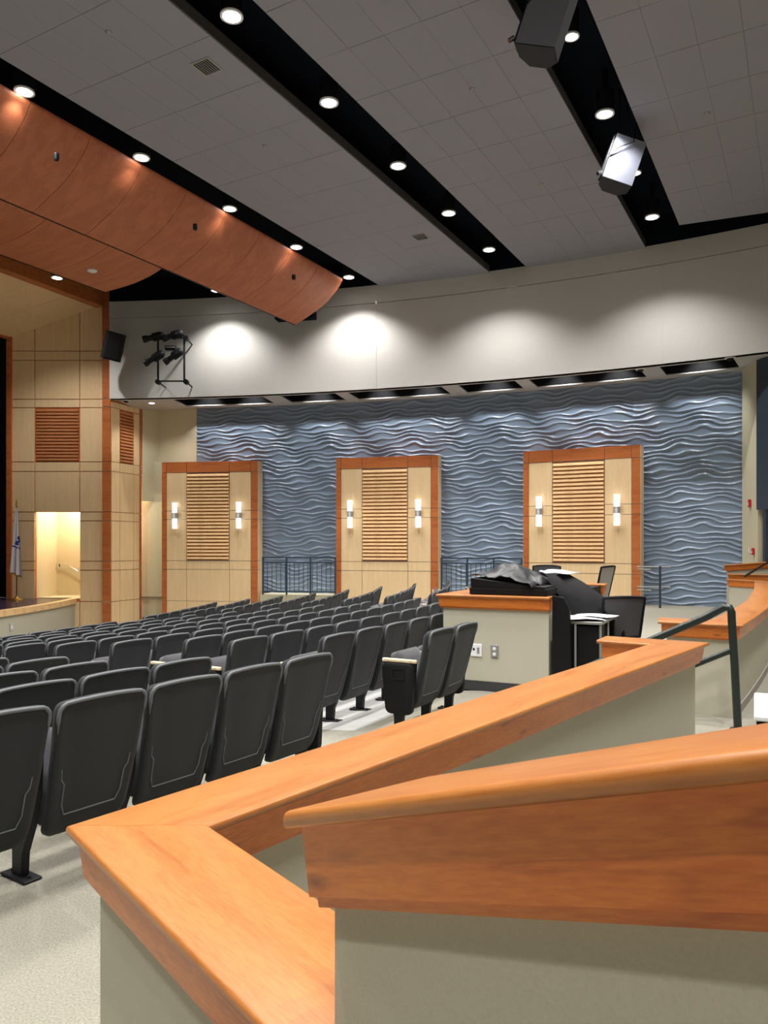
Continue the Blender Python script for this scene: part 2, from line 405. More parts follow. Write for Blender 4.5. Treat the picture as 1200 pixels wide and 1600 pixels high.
for i, (a, b_) in enumerate((((-3.6, 22.35), (-1.35, 21.75)), ((1.6, 21.0), (3.65, 20.15)))):
    a = Vector(a); b_ = Vector(b_); n_ = Vector((.25, .97)) * 1.0
    x = MB(); x.prism([a, b_, b_ + n_, a + n_], -2.1, -1.42)
    struct(x.build('trim_%d' % (i + 1), M['cream']))
t = thing('handrail', 'short grey double handrail on one post right of the rightmost wall screen', 'handrail', (6.7, 18.35, -1.5))
t.rotation_euler.z = -.2
for z in (.98, .5, .92, .42):
    MB().tube([(-.62, .03, z), (0.14 if z in (.98, .5) else -.3, 0, z)], .017).build('rail', M['grey'], t, 60)
MB().tube([(-.1, 0, 0), (-.1, 0, 1.0)], .028).build('post', M['railblue'], t, 60)

# ------------------------------------------------------------------ proscenium splay wall, portal, stage
Yp = 22.4; Pc = Vector((-8.05, Yp)); Qx = -10.85
zbl = [-2.4, -1.64, -.728, -.467, .71, .97, 2.15, 2.43, 4.01, 4.256, 5.39, 5.66, 7.4]
xc = [Qx, (55 - 600) / F * Yp, (125 - 600) / F * Yp, Pc.x - .12]
spl = frame('wall_proscenium', (0, 0, 0))
b = MB(); b.box(xc[0], xc[1], Yp + .01, Yp + .1, -2.4, 7.4); b.box(xc[2], xc[3] + .1, Yp + .01, Yp + .1, -2.4, 7.4)
b.box(xc[1], xc[2], Yp + .01, Yp + .1, .97, 7.4); b.box(xc[1], xc[2], Yp + .01, Yp + .1, -2.4, -1.56); b.build('wall_backing', M['cherry'], spl)
for j in range(len(zbl) - 1):
    for i in range(3):
        if i == 1 and (-1.7 < zbl[j] < .9 or zbl[j] == 2.43): continue
        z1 = zbl[j + 1]
        b = MB(); piece(b, xc[i], xc[i + 1], zbl[j], z1, Yp - .02, Yp + .01, .012); b.build('veneer_panel', M['maple'], spl)
lv = link(bpy.data.objects.new('louvre', None), spl); lv.location = (0, Yp, 0)
MB().box(xc[1] + .03, xc[2] - .03, -.002, .009, 2.45, 3.99).build('louvre_backing', M['cherry'], lv)
slats(lv, xc[1] + .04, xc[2] - .04, 2.46, 3.98, 16, M['slatred'], .04)
# portal post and header in cherry
post = frame('trim_portal', (0, 0, 0))
for j in range(len(zbl) - 1):
    b = MB(); b.box(Pc.x - .12, Pc.x + .12, Yp - .14, Yp + .1, zbl[j] + .012, zbl[j + 1] - .012); b.build('post_block', M['cherry'], post)
MB().box(Pc.x - .11, Pc.x + .11, Yp - .13, Yp + .09, -2.4, 7.3).build('post_core', M['metal'], post)
hd = Vector((-.42, -.907)); hn = Vector((-.907, .42))
b = MB(); a0 = Vector((Pc.x, Yp)); a1 = a0 + hd * 9
b.prism([a0, a1, a1 + hn * .3, a0 + hn * .3], 6.92, 7.4); b.build('header_board', M['cherry'], post)
# sloping maple soffit between the header and the stage opening
b0 = Vector((xc[0], Yp)); qd = hd
def ruled(p0, p1, q1, q0, th=.03): 
    m = MB(); vs = [Vector(p) for p in (p0, p1, q1, q0)]; vs += [v + Vector((0, 0, th)) for v in vs]
    return m.add(vs, [(0, 3, 2, 1), (4, 5, 6, 7), (0, 1, 5, 4), (1, 2, 6, 5), (2, 3, 7, 6), (3, 0, 4, 7)])
sofp = frame('ceiling_portal', (0, 0, 0))
for i in range(6):
    s0, s1 = i * 1.2 + .006, (i + 1) * 1.2 - .006
    h0 = a0 + hn * .3 + hd * s0; h1 = a0 + hn * .3 + hd * s1; q0 = b0 + qd * s0; q1 = b0 + qd * s1
    for fa, fb in ((.0, .5), (.505, 1)):
        f = lambda h, q, t: (h.x + (q.x - h.x) * t, h.y + (q.y - h.y) * t, 6.95 + (6.06 - 6.95) * t)
        ruled(f(h0, q0, fa), f(h1, q1, fa), f(h1, q1, fb), f(h0, q0, fb)).build('veneer_panel', M['maple'], sofp)
# stage opening edge and curtain
MB().box(Qx - .12, Qx + .02, Yp - .1, Yp + .12, -1.55, 6.06).build('opening_post', M['cherry'], post)
b = MB(); o0 = Vector((Qx, Yp)); o1 = o0 + qd * 9; b.prism([o0, o1, o1 + hn * .14, o0 + hn * .14], 6.0, 6.2); b.build('opening_header', M['cherry'], post)
b = MB(); pts = []
for i in range(121): 
    x = -10.95 - i * .06; pts.append((x, Yp + .35 + .08 * math.sin(i * 1.1)))
b.loft([[(p[0], p[1], -1.54) for p in pts], [(p[0], p[1], 7) for p in pts]], close=False, caps=False)
tag(b.build('stage_curtain', M['curtain'], None, True), 'midnight blue stage curtain hanging at the far left edge of the opening', 'curtain')
# stage floor, curved nosing, fascia
stg = frame('floor_stage', (0, 0, 0)); RS = 15.85; a_e = 7.0
ap = [pol(RS, -40 + i * 1.0) for i in range(0, 48)]; ap = [p for p in ap if p.y < Yp - .03]
ap.append(Vector((ap[-1].x - .02, Yp - .03)))
b = MB(); b.prism(ap + [Vector((-9.2, Yp + .02)), Vector((-9.2, Yp + .3)), Vector((-22, Yp + .3))], -1.62, -1.55); b.build('stage_boards', M['stage'], stg)
def apron(name, Ra, Rb_, z0, z1, mat):
    b = MB()
    th = [-40 + i for i in range(48) if pol(RS, -40 + i).y < Yp - .03]
    for i in range(len(th) - 1): b.prism([pol(Ra, th[i]), pol(Rb_, th[i]), pol(Rb_, th[i + 1]), pol(Ra, th[i + 1])], z0, z1)
    p = pol(Ra, th[-1]); q = pol(Rb_, th[-1]); b.prism([p, q, (q.x - .02, Yp - .02), (p.x - .02, Yp - .02)], z0, z1)
    return b.build(name, mat, stg)
apron('nosing', RS - .1, RS + .1, -1.69, -1.545, M['slat']); apron('fascia', RS - .1, RS + .05, -2.5, -1.69, M['wall'])
# lit stair vestibule through the stage door
ves = frame('wall_vestibule', (0, 0, 0)); x0, x1 = xc[1], xc[2]
MB().box(x0 - .6, x1 + 2.6, Yp + 1.5, Yp + 1.6, -1.6, 2.6).build('back_wall', M['cream'], ves)
MB().box(x0 - .1, x0, Yp + .1, Yp + 1.5, -1.6, 2.6).build('side_wall', M['cream'], ves)
MB().box(x1 + .02, x1 + .12, Yp + .1, Yp + .2, -1.6, 2.6).build('side_wall', M['cream'], ves)
MB().box(x0 - .1, x1 + .12, Yp + .1, Yp + 1.6, 1.9, 2.0).build('lid', M['cream'], ves)
MB().box(x0 - .1, x1 + .12, Yp + .05, Yp + 1.6, -1.65, -1.55).build('landing', M['cream'], ves)
lamp('vestibule_light', 'POINT', (x1 - .15, Yp + .8, 1.45), 110, None, ves, color=(1, .9, .68), shadow_soft_size=.12)
hr = thing('handrail', 'small wall handrail descending inside the lit stage doorway', 'handrail', (0, 0, 0))
yv = Yp + 1.42; k = yv / F
def vp(px, py): return ((px - 600) * k, yv, (H - py) * k)
MB().tube([vp(87, 891), vp(87, 881), vp(104, 881), vp(122, 893), vp(140, 906)], .018).build('rail', M['chrome'], hr, 60)
MB().tube([vp(93, 885), vp(93, 881)], .02).build('bracket', M['iron'], hr)
for px_, py_, m_ in ((72.5, 971, 'grey'), (82, 968, 'white')):
    p = onz(px_, 960, -1.66); 
    ang = math.degrees(math.atan2(p.y - C.y, p.x - C.x)); q = pol(RS + .052, ang)
    s = thing('wall_plate', 'small %s cover plate on the grey stage front' % m_, 'wall plate', (q.x, q.y, -1.98), math.radians(ang))
    MB().bevbox(0, .015, -.05, .05, -.09, .09, .006).build('plate', M[m_], s); MB().box(.014, .02, -.02, .02, -.03, .03).build('socket', M['white'], s)
# side face right of the portal post, with its own louvre
A1 = Vector((Pc.x + .12, Yp - .1)); A2 = Vector((-7.47, 23.6)); fl = (A2 - A1).length; frz = math.atan2(A2.y - A1.y, A2.x - A1.x)
sf = frame('wall_splay', (A1.x, A1.y, 0), frz)
MB().box(0, fl, .01, .1, -2.4, ZS + .1).build('wall_backing', M['cherry'], sf)
cs = [0, fl * .27, fl * .73, fl - .09]; zq = [z for z in zbl if z < 4.1] + [ZS]
for j in range(len(zq) - 1):
    for i in range(3):
        if i == 1 and zq[j] == 2.43: continue
        b = MB(); piece(b, cs[i], cs[i + 1], zq[j], zq[j + 1], -.02, .01, .008); b.build('veneer_panel', M['maple'], sf)
    b = MB(); piece(b, fl - .09, fl, zq[j], zq[j + 1], -.03, .03, .008); b.build('border_block', M['cherry'], sf)
lv = link(bpy.data.objects.new('louvre', None), sf)
slats(lv, cs[1] + .02, cs[2] - .02, 2.46, 3.98, 16, M['slatred'], .04)
# cream corner walls and the exit recess
cw = frame('wall_corner', (0, 0, 0))
B1, B2, B3 = Vector((-7.43, 23.62)), Vector((-7.05, 24.0)), Vector((-5.72, 23.42))
def vwall(b, p, q, z0, z1, th=.1):
    d = (q - p).normalized(); n = Vector((-d.y, d.x)); b.prism([p, q, q + n * th, p + n * th], z0, z1); return b
vwall(MB(), B1, B2, 1.37, ZS + .1).build('header_wall', M['cream'], cw)
vwall(MB(), B2, B3, -2.4, ZS + .1).build('cream_wall', M['cream'], cw)
vwall(MB(), Vector((-8.2, 25.3)), Vector((-6.4, 25.1)), -2.4, 2).build('recess_wall', M['cream'], cw)
vwall(MB(), Vector((-7.5, 24.3)), Vector((-7.2, 25.2)), -2.4, 2).build('recess_wall', M['cream'], cw)
MB().box(-8.2, -6.4, 24.1, 25.4, 1.9, 2).build('recess_lid', M['cream'], cw)
MB().box(-8.2, -5.8, 23.95, 25.3, -2.4, -1.56).build('lit_filler', M['cream'], cw)  # added box whose cream front catches room light over the dark recess foot
lamp('recess_light', 'POINT', (-7.2, 24.6, 1.4), 18, None, cw, shadow_soft_size=.1)
# right-hand pier, alarms, dark panel
pr = frame('wall_pier', (0, 0, 0))
E0 = arc(RB - .06, thR); E1 = at(1184, 17.3, 0).xy; E2 = at(1420, 14.0, 0).xy
vwall(MB(), E0, E1, -1.6, ZS + .1, .3).build('pier', M['cream'], pr)
vwall(MB(), E1, E2, 2.4, ZS + .1, .3).build('upper_wall', M['cream'], pr)
vwall(MB(), E1 + Vector((.1, .6)), E2 + Vector((.1, .6)), -1.6, 3, .1).build('recess_wall', M['cream'], pr)
e = (E2 - E1).normalized(); en = Vector((e.y, -e.x))
b = MB(); vwall(b, E1 + e * .02 - en * 0 + en * .06, E2 + en * .06, .8, ZS - .02, .05)
tag(b.build('projection_screen', M['railblue']), 'large dark slate acoustic panel at the right edge of the photo', 'wall panel')
b = MB(); q = E1 + e * .1 + en * .0; b.box(q.x, q.x + .13, q.y - .2, q.y - .07, -1.5, .8)
tag(b.build('door_post', M['railblue']), 'dark slate upright post below the large dark panel', 'post')
d0 = (E1 - E0).normalized(); dn = Vector((d0.y, -d0.x)); pz = math.atan2(d0.y, d0.x)
def onpier(px, z, name, label, cat):
    kx = (px - 600) / F; den = d0.x - kx * d0.y; s_ = (kx * E0.y - E0.x) / den; p = E0 + d0 * s_
    return thing(name, label, cat, (p.x + dn.x * .005, p.y + dn.y * .005, z), pz)
s = onpier(1173, .97, 'fire_alarm', 'red fire alarm strobe high on the cream pier', 'alarm')
MB().bevbox(-.05, .05, -.05, 0, -.09, .09, .01).build('housing', M['red'], s); MB().bevbox(-.02, .02, -.065, -.05, -.05, .02, .005).build('strobe_lens', M['white'], s)
s = onpier(1178.5, -.14, 'fire_alarm', 'red fire alarm pull station low on the cream pier', 'alarm')
MB().bevbox(-.045, .045, -.05, 0, -.08, .08, .01).build('housing', M['red'], s); MB().box(-.035, .035, -.065, -.05, -.03, .0).build('pull_handle', M['white'], s)
s = onpier(1171, -.14, 'light_switch', 'white switch plate beside the red pull station', 'switch')
MB().bevbox(-.035, .035, -.012, 0, -.06, .06, .005).build('plate', M['white'], s); MB().box(-.008, .008, -.025, -.012, -.015, .02).build('toggle', M['white'], s)

# rest of the hall (behind and beside the camera)
for nme, p, q in (('wall_back', (14.5, 13.6), (5.5, -7)), ('wall_left', (5.5, -7), (-22, -3)), ('wall_far', (-22, -3), (-22, 23))):
    struct(vwall(MB(), Vector(q), Vector(p), -1.6, 7.6, .2).build(nme, M['wall']))

# ------------------------------------------------------------------ ceiling
struct(MB().box(-23, 16, -8, 27, 7.6, 7.7).build('ceiling_void', M['black']))
def clip(poly, n, c):                                 # keep n.p <= c
    out = []
    for i in range(len(poly)):
        a, b_ = poly[i], poly[(i + 1) % len(poly)]; da, db = n.dot(a) - c, n.dot(b_) - c
        if da <= 0: out.append(a)
        if (da < 0 < db) or (db < 0 < da): out.append(a + (b_ - a) * (da / (da - db)))
    return out
TL = 1.135
tile_full = {}
def cloudtiles(name, t0, t1, n, cut=None, s_lo=-6, s_hi=21):
    c = frame(name, (0, 0, 0)); tw = (t1 - t0) / n; g = .004
    def poly(s0, s1, a, b_): return [uw(s0, a), uw(s1, a), uw(s1, b_), uw(s0, b_)]
    key = round(tw, 3)
    pm = poly(g, TL - g, g * .4, tw - g * .4); m = MB(); m.prism(pm, 0, .03); me = m.mesh('ceiling_tile', M['tile'])
    smax = -99
    s = s_lo * TL
    while s < s_hi:
        for j in range(n):
            o = uw(s, t0 + j * tw); ce = uw(s + TL / 2, t0 + (j + .5) * tw)
            if (ce - BC).length > RBULK + .75 or ce.y < -6.5: continue
            if cut:
                pl = [p + o for p in pm]; cl = clip(pl, cut[0], cut[1])
                if len(cl) < 3: continue
                if any((cut[0].dot(p) - cut[1]) > 0 for p in pl):
                    m2 = MB(); m2.prism([(p.x, p.y) for p in cl], ZC, ZC + .03); m2.build('ceiling_tile', M['tile'], c); continue
            if (ce - BC).length > RBULK - .9: smax = max(smax, s)
            obj('ceiling_tile', me, c, Matrix.Translation((o.x, o.y, ZC + random.uniform(-.001, .001))))
        s += TL
    # dark grid behind and side rails
    pl = [uw(s_lo * TL, t0 + .01), uw(s_hi, t0 + .01), uw(s_hi, t1 - .01), uw(s_lo * TL, t1 - .01)]
    if cut: pl = clip(pl, cut[0], cut[1])
    m = MB(); m.prism([(p.x, p.y) for p in pl], ZC + .012, ZC + .2); m.build('grid_backing', M['gridgrey'], c)
    return c
cloudtiles('ceiling_left', -10.03, -7.12, 5)
cloudtiles('ceiling_middle', -6.18, -3.36, 5)
k0, k1 = onz(1060, 352, ZC).xy, onz(1200, 332, ZC).xy; kd = (k1 - k0).normalized(); kn = Vector((-kd.y, kd.x))
if kn.y < 0: kn = -kn
cloudtiles('ceiling_right', -2.49, .33, 5, (kn, kn.dot(k0)))
cloudtiles('ceiling_rear', 1.25, 5.8, 8, (kn, kn.dot(k0) - .2), s_lo=-6, s_hi=17)
# downlights
hous = MB().disc_stack(0, 0, [(.13, .0), (.145, .0), (.145, .35), (.05, .42), (.05, .75)], 20).mesh('housing', M['iron'], 30)
trimm = MB(); 
n = 24
ringp = [[(r * math.cos(2 * PI * k / n), r * math.sin(2 * PI * k / n), z) for k in range(n)] for r, z in ((.118, .02), (.118, -.012), (.15, -.012), (.15, .01))]
trimm.loft(ringp, caps=False); trimm = trimm.mesh('trim_ring', M['white'], 30)
lens = MB().disc_stack(0, 0, [(.0, -.012), (.06, -.011), (.118, .0), (.118, .01)], 24).mesh('lens', M['lamp'])
def downlight(p, label, group='ceiling downlights', e=LAMP, sc=1.0):
    t = thing('downlight', label, 'downlight', (p[0], p[1], p[2]), 0, group); t.scale = (sc, sc, 1)
    obj('housing', hous, t); obj('trim_ring', trimm, t); obj('lens', lens, t)
    lamp('downlight_lamp', 'SPOT', (0, 0, -.03), e, (0, 0, -5), t, spot_size=2.12, spot_blend=.7, shadow_soft_size=.1)
ords = ['nearest', 'second nearest', 'third nearest', 'fourth nearest', 'fifth nearest', 'sixth nearest']
for i, (x, y) in enumerate([(38, 143), (221, 246), (359, 326), (463, 386), (545, 433)]):
    downlight(onz(x, y, ZC - .0), '%s lit downlight in the slot along the wooden ceiling' % ['leftmost', 'second from left', 'third from left', 'fourth from left', 'last'][i])
for i, (x, y) in enumerate([(362, 25), (514, 160), (622, 259), (701, 333), (764, 390)]):
    downlight(onz(x, y, ZC), '%s lit downlight in the middle black ceiling slot' % ords[i])
for i, (x, y, lb, sc) in enumerate([(893, 57, 'small lit downlight beside the upper hanging speaker', .7), (945, 178, 'large lit downlight between the two hanging speakers', 1), (993, 270, 'small lit downlight half behind the lower hanging speaker', .7), (1019, 339, 'lit downlight nearest the bulkhead in the right ceiling slot', 1)]):
    downlight(onz(x, y, ZC), lb, sc=sc)
downlight(onz(89, 434, ZC), 'lit downlight beside the cherry portal header at far left')
# the same slots carry on outside the frame
OR0 = ['one', 'two', 'three', 'four', 'five', 'six', 'seven', 'eight']
for tt, ss in ((-10.43, (-1.0, 1.3, 3.6, 5.9)), (-6.6, (1.1, 3.4, 5.7)), (-2.89, (-1.9, .4, 2.7, 5.0)), (.79, (-3, -.7, 1.6, 3.9, 6.2, 8.5, 10.8, 13.1))):
    for s_ in ss:
        p = uw(s_, tt)
        if p.y > -5: downlight((p.x, p.y, ZC), 'lit downlight beyond the photo edge, number %s of the %s ceiling slot' % (OR0[ss.index(s_)], {-10.43: 'wood side', -6.6: 'middle', -2.89: 'speaker', .79: 'rearmost'}[tt]), 'downlights outside the photo')
# lights over the stage apron / behind the cloud, washing bulkhead
for px_ in (338,):
    p = arc(RBULK - .85, ray_arc(px_, RBULK - .85)).to_3d(); p.z = ZC - .05; downlight(p, 'downlight hidden above the wooden ceiling edge near the bulkhead', e=LAMP * .8)
# vents / detectors on tiles
for px_, py_, lb in ((323, 104, 'square air grille in the left ceiling field'), (657, 370, 'square air grille near the bulkhead in the left ceiling field')):
    p = onz(px_, py_, ZC); t = thing('air_grille', lb, 'vent', (p.x, p.y, ZC), math.atan2(U.y, U.x))
    MB().box(-.17, .17, -.17, .17, -.008, .01).build('frame', M['grey'], t)
    m = MB().box(-.14, .14, -.008, .008, -.016, -.006).mesh('slat', M['iron'])
    for i in range(7): obj('slat', m, t, Matrix.Translation((0, -.12 + i * .04, 0)))
for px_, py_, lb in ((170, 50, 'left ceiling field, nearest the photo top'), (414, 228, 'left ceiling field, mid length'), (578, 349, 'left ceiling field, far end'), (738, 139, 'middle ceiling field, near the upper speaker'), (846, 287, 'middle ceiling field, left of the lower speaker'), (1105, 177, 'right ceiling field')):
    p = onz(px_, py_, ZC); t = thing('sprinkler_head', 'small sprinkler head in the ' + lb, 'sprinkler', (p.x, p.y, ZC), 0)
    MB().disc_stack(0, 0, [(.02, -.03), (.045, -.012), (.05, -.004), (.05, .01)], 12).build('cover_plate', M['grey'], t, 40)
# curved wooden clouds
def wood_cloud(name, label, t_start, prof, s0, s1, step, ends_label=None):
    c = thing(name, label, 'ceiling panel', (0, 0, 0))
    pts = []
    for i in range(len(prof) - 1):                    # smooth the profile
        for q in range(4):
            p0, p1, p2, p3 = prof[max(i - 1, 0)], prof[i], prof[i + 1], prof[min(i + 2, len(prof) - 1)]; x = q / 4
            f = lambda a, b_, c_, d: .5 * ((2 * b_) + (-a + c_) * x + (2 * a - 5 * b_ + 4 * c_ - d) * x * x + (-a + 3 * b_ - 3 * c_ + d) * x ** 3)
            pts.append((f(p0[0], p1[0], p2[0], p3[0]), f(p0[1], p1[1], p2[1], p3[1])))
    pts.append(prof[-1])
    s = s0
    while s > s1:
        e_ = max(s - step, s1)
        rings = []
        for sv in (s - .005, e_ + .005):
            r = [uw(sv, t_start - a).to_3d() + Vector((0, 0, z)) for a, z in pts]
            r += [uw(sv, t_start - a + .0).to_3d() + Vector((0, 0, z + .04)) for a, z in pts[::-1]]
            rings.append(r)
        MB().loft(rings).build('veneer_panel', M['cloud'], c, 50)
        s = e_
    a, z = pts[-1]; m = MB(); m.loft([[uw(sv, t_start - a).to_3d() + Vector((0, 0, z - .01)), uw(sv, t_start - a - .03).to_3d() + Vector((0, 0, z - .01)), uw(sv, t_start - a - .03).to_3d() + Vector((0, 0, z + .07)), uw(sv, t_start - a).to_3d() + Vector((0, 0, z + .07))] for sv in (s0, s1)])
    m.build('gap_shade_strip', M['iron'], c)  # dark strip added to stand for the shaded gap behind this edge
    return c
s_end = U.dot(Vector((-.82, 19.7)))
wood_cloud('ceiling_cloud', 'long curved cherry ceiling panel running beside the first row of downlights', -10.58,
           [(0, 6.85), (.16, 6.63), (.6, 6.28), (1.3, 5.97), (1.5, 5.91)], s_end, s_end - 15, 1.135)
s_b = U.dot(Vector((-6.6, 18.2))); t_b = Wd.dot(Vector((-6.6, 18.2)))
wood_cloud('ceiling_cloud', 'shorter curved cherry ceiling panel closer to the stage portal', t_b + 2.3,
           [(0, 6.8), (.2, 6.5), (.5, 6.23), (1.3, 6.05), (2.3, 6.0)], s_b, s_b - 9, 1.5)
for px_, py_, Z_, mt, lb in ((144, 423, 6.03, 'white', 'round white detector on the shorter cherry ceiling panel'), (88, 248, 6.2, 'iron', 'dark sprinkler head on the long cherry ceiling panel, leftmost'), (305, 357, 6.2, 'iron', 'dark sprinkler head in the middle of the long cherry ceiling panel'), (459, 435, 6.18, 'iron', 'dark sprinkler head near the far end of the long cherry ceiling panel')):
    p = onz(px_, py_, Z_); tt = Wd.dot(p.xy)
    t = thing('ceiling_detector', lb, 'detector', (p.x, p.y, Z_ + .02), 0)
    r_ = .11 if mt == 'white' else .045
    MB().disc_stack(0, 0, [(r_ * .7, -.05), (r_, -.03), (r_, .06)], 16).build('cover', M[mt], t, 40)

# ------------------------------------------------------------------ hanging speakers
def hang_speaker(label, px, py, Y, rot, yaw, dims, tilt=0):
    c = at(px, Y, (H - py) / F * Y); a, d, h = dims
    t = thing('hanging_speaker', label, 'speaker', c, 0, 'hanging speakers')
    R_ = Matrix.Rotation(yaw, 4, 'Z') @ Matrix.Rotation(rot, 4, 'Y') @ Matrix.Rotation(tilt, 4, 'X')
    m = MB(); 
    def pl(z): return [(-a / 2, -d / 2, z), (a / 2, -d / 2, z), (a * .5, d * .15, z), (a * .2, d / 2, z), (-a * .28, d / 2, z), (-a / 2, d * .1, z)]
    m.loft([[R_ @ Vector(p) for p in pl(-h / 2)], [R_ @ Vector(p) for p in pl(h / 2)]]); m.build('cabinet', M['speaker'], t)
    MB().bevbox(-a / 2 - .035, -a / 2, -d * .45, d * .05, -h / 2 + .02, h / 2 - .02, .008, R_).build('grille', M['iron'], t)
    (lambda m_: m_.loft([[R_ @ Vector((x * .99, y * .99, z)) for x, y, _ in pl(0)] for z in (-h / 2 - .012, -h / 2 + .001)]))(MB()).build('shaded_underside', M['iron'], t)  # black sheet darkens the whole underside, shade put into its colour
    for sx in (-.3, .3):
        p = R_ @ Vector((sx * a, 0, h / 2)); MB().tube([p, (p.x, p.y, 7.55 - c.z)], .012, 6).build('hanging_cable', M['iron'], t)
    p = R_ @ Vector((-a / 2 - .01, -.1, 0)); MB().tube([R_ @ Vector((-a / 2 - .02, -d / 2, -.05)), R_ @ Vector((-a / 2 + .1, -d / 2 - .03, .15)), R_ @ Vector((a * .1, -d / 2 - .02, h * .42)), (0.05, 0, 7.5 - c.z)], .008, 6).build('signal_cable', M['iron'], t, 60)
    MB().tube([R_ @ Vector((-a / 2 - .05, -d / 2 + .05, -h / 2 + .08)), R_ @ Vector((-a / 2 - .09, -d / 2 + .02, -h / 2 + .02))], .03, 8).build('clamp', M['chrome'], t, 60)
    return t
hang_speaker('lower pale grey hanging loudspeaker, brightly lit, nearer the bulkhead', 970, 259, 12.7, .33, 0, (.5, .42, .74))
hang_speaker('upper pale grey hanging loudspeaker cut off by the photo top', 860, 26, 9.4, .33, -.35, (.5, .46, .95))

# wall speaker at the portal corner
p = at(177, 21.2, (H - 541) / F * 21.2)
t = thing('wall_speaker', 'black loudspeaker mounted at the cherry portal post', 'speaker', p, 0)
R_ = Matrix.Rotation(.35, 4, 'Z') @ Matrix.Rotation(.2, 4, 'Y') @ Matrix.Rotation(.25, 4, 'X')
m = MB(); 
def pl(z): return [(-.2, -.22, z), (.2, -.22, z), (.27, .05, z), (.15, .22, z), (-.15, .22, z), (-.27, .05, z)]
m.loft([[R_ @ Vector(q) for q in pl(-.38)], [R_ @ Vector(q) for q in pl(.38)]]); m.build('cabinet', M['plastic'], t)
MB().bevbox(-.18, .18, -.24, -.22, -.34, .34, .008, R_).build('grille', M['plastic'], t)
MB().tube([(0, .1, .1), (-.05, 1.0, .1)], .03).build('bracket', M['iron'], t)

# theatrical light cluster on a pipe frame
rigY = 21.0; kk = rigY / F
def rp(px, py, dy=0): return Vector(((px - 600) * kk, rigY + dy, (H - py) * kk))
t = thing('lighting_frame', 'black pipe frame bracketed to the bulkhead holding four stage lights', 'pipe frame', (0, 0, 0))
MB().tube([rp(247, 527), rp(247, 596)], .028).build('pipe', M['iron'], t, 60)
MB().tube([rp(288, 522), rp(288, 596)], .028).build('pipe', M['iron'], t, 60)
MB().tube([rp(244, 595.5), rp(293, 595.5)], .022).build('pipe', M['iron'], t, 60)
MB().tube([rp(236, 530), rp(292, 528)], .022).build('pipe', M['iron'], t, 60)
for q in ((247, 597), (291, 597), (291, 529)):
    MB().tube([rp(*q, -.07), rp(*q, .07)], .07, 12).build('flange', M['iron'], t, 60)
    MB().tube([rp(*q, .05), rp(q[0], q[1], 1.5)], .02).build('wall_arm', M['iron'], t)
s = thing('dimmer_box', 'small black dimmer box in the middle of the pipe frame', 'control box', rp(268, 545, -.05))
MB().bevbox(-.15, .15, -.08, .08, -.06, .06, .01).build('case', M['iron'], s); MB().box(-.12, .12, -.1, -.08, -.01, .03).build('strip', M['grey'], s)
def leko(label, a, b_):
    a = rp(*a, -.15); b_ = rp(*b_, -.1); t = thing('stage_light', label, 'stage light', a, 0, 'stage lights on the pipe frame')
    d = b_ - a; L = d.length; q = d.to_track_quat('Z', 'Y').to_matrix().to_4x4()
    def st(pr): 
        m = MB(); m.loft([[q @ Vector((r * math.cos(2 * PI * k / 14), r * math.sin(2 * PI * k / 14), z)) for k in range(14)] for r, z in pr]); return m
    st([(.085, 0), (.095, .02), (.095, .1), (.075, .14), (.075, L * .45)]).build('lens_tube', M['iron'], t, 40)
    st([(.1, L * .45), (.115, L * .5), (.115, L * .85), (.08, L * .97), (.05, L)]).build('lamp_housing', M['plastic'], t, 40)
    MB().bevbox(-.13, -.115, -.03, .03, L * .3, L * .7, .004, q).build('yoke', M['iron'], t)
    MB().bevbox(.115, .13, -.03, .03, L * .3, L * .7, .004, q).build('yoke', M['iron'], t)
    h = q @ Vector((0, 0, L * .5)); MB().tube([h, h + Vector((0, .1, .08)), h + Vector((0, .12, .16))], .018, 6).build('hook_clamp', M['iron'], t)
leko('upper left black stage light on the pipe frame', (226, 533), (258, 525))
leko('upper right stage light on the pipe frame, silver lit top', (256, 532), (288, 521))
leko('lower left black stage light on the pipe frame', (228, 571), (258, 552))
leko('lower right stage light on the pipe frame', (259, 569), (287, 548))
# small black lens box below the cloud end
p = at(462, 20.75, (H - 494) / F * 20.75); t = thing('projector_box', 'black box tucked under the far end of the wooden ceiling panel', 'box', p, -.2)
MB().bevbox(-.55, .55, -.15, .15, -.1, .12, .02).build('case', M['black'], t); MB().box(-.4, .4, -.16, -.15, -.03, .03).build('slot', M['iron'], t)
# soffit downlight and dome camera, far right ones
for px_, py_, lb, cc, on in ((237, 629, 'small lit downlight in the soffit near the portal', 'downlight', 1), (197, 626, 'small dark dome camera under the soffit by the portal', 'camera', 0), (1001, 577, 'small dome camera under the soffit above the rightmost screen', 'camera', 0), (1141, 559, 'small dome camera under the soffit above the pier', 'camera', 0)):
    p = onz(px_, py_, ZS); t = thing('soffit_downlight' if on else 'dome_camera', lb, cc, p)
    MB().disc_stack(0, 0, [(.11, -.02), (.12, 0), (.12, .01)], 18).build('trim_ring', M['white'], t, 40)
    MB().disc_stack(0, 0, [(.02, -.06 if not on else -.026), (.06, -.045 if not on else -.025), (.085, -.018)], 16).build('lens', M['lamp'] if on else M['plastic'], t, 60)
    if on: lamp('soffit_lamp', 'SPOT', (0, 0, -.08), 60, (0, 0, -3), t, spot_size=2.2, spot_blend=.7, shadow_soft_size=.06)

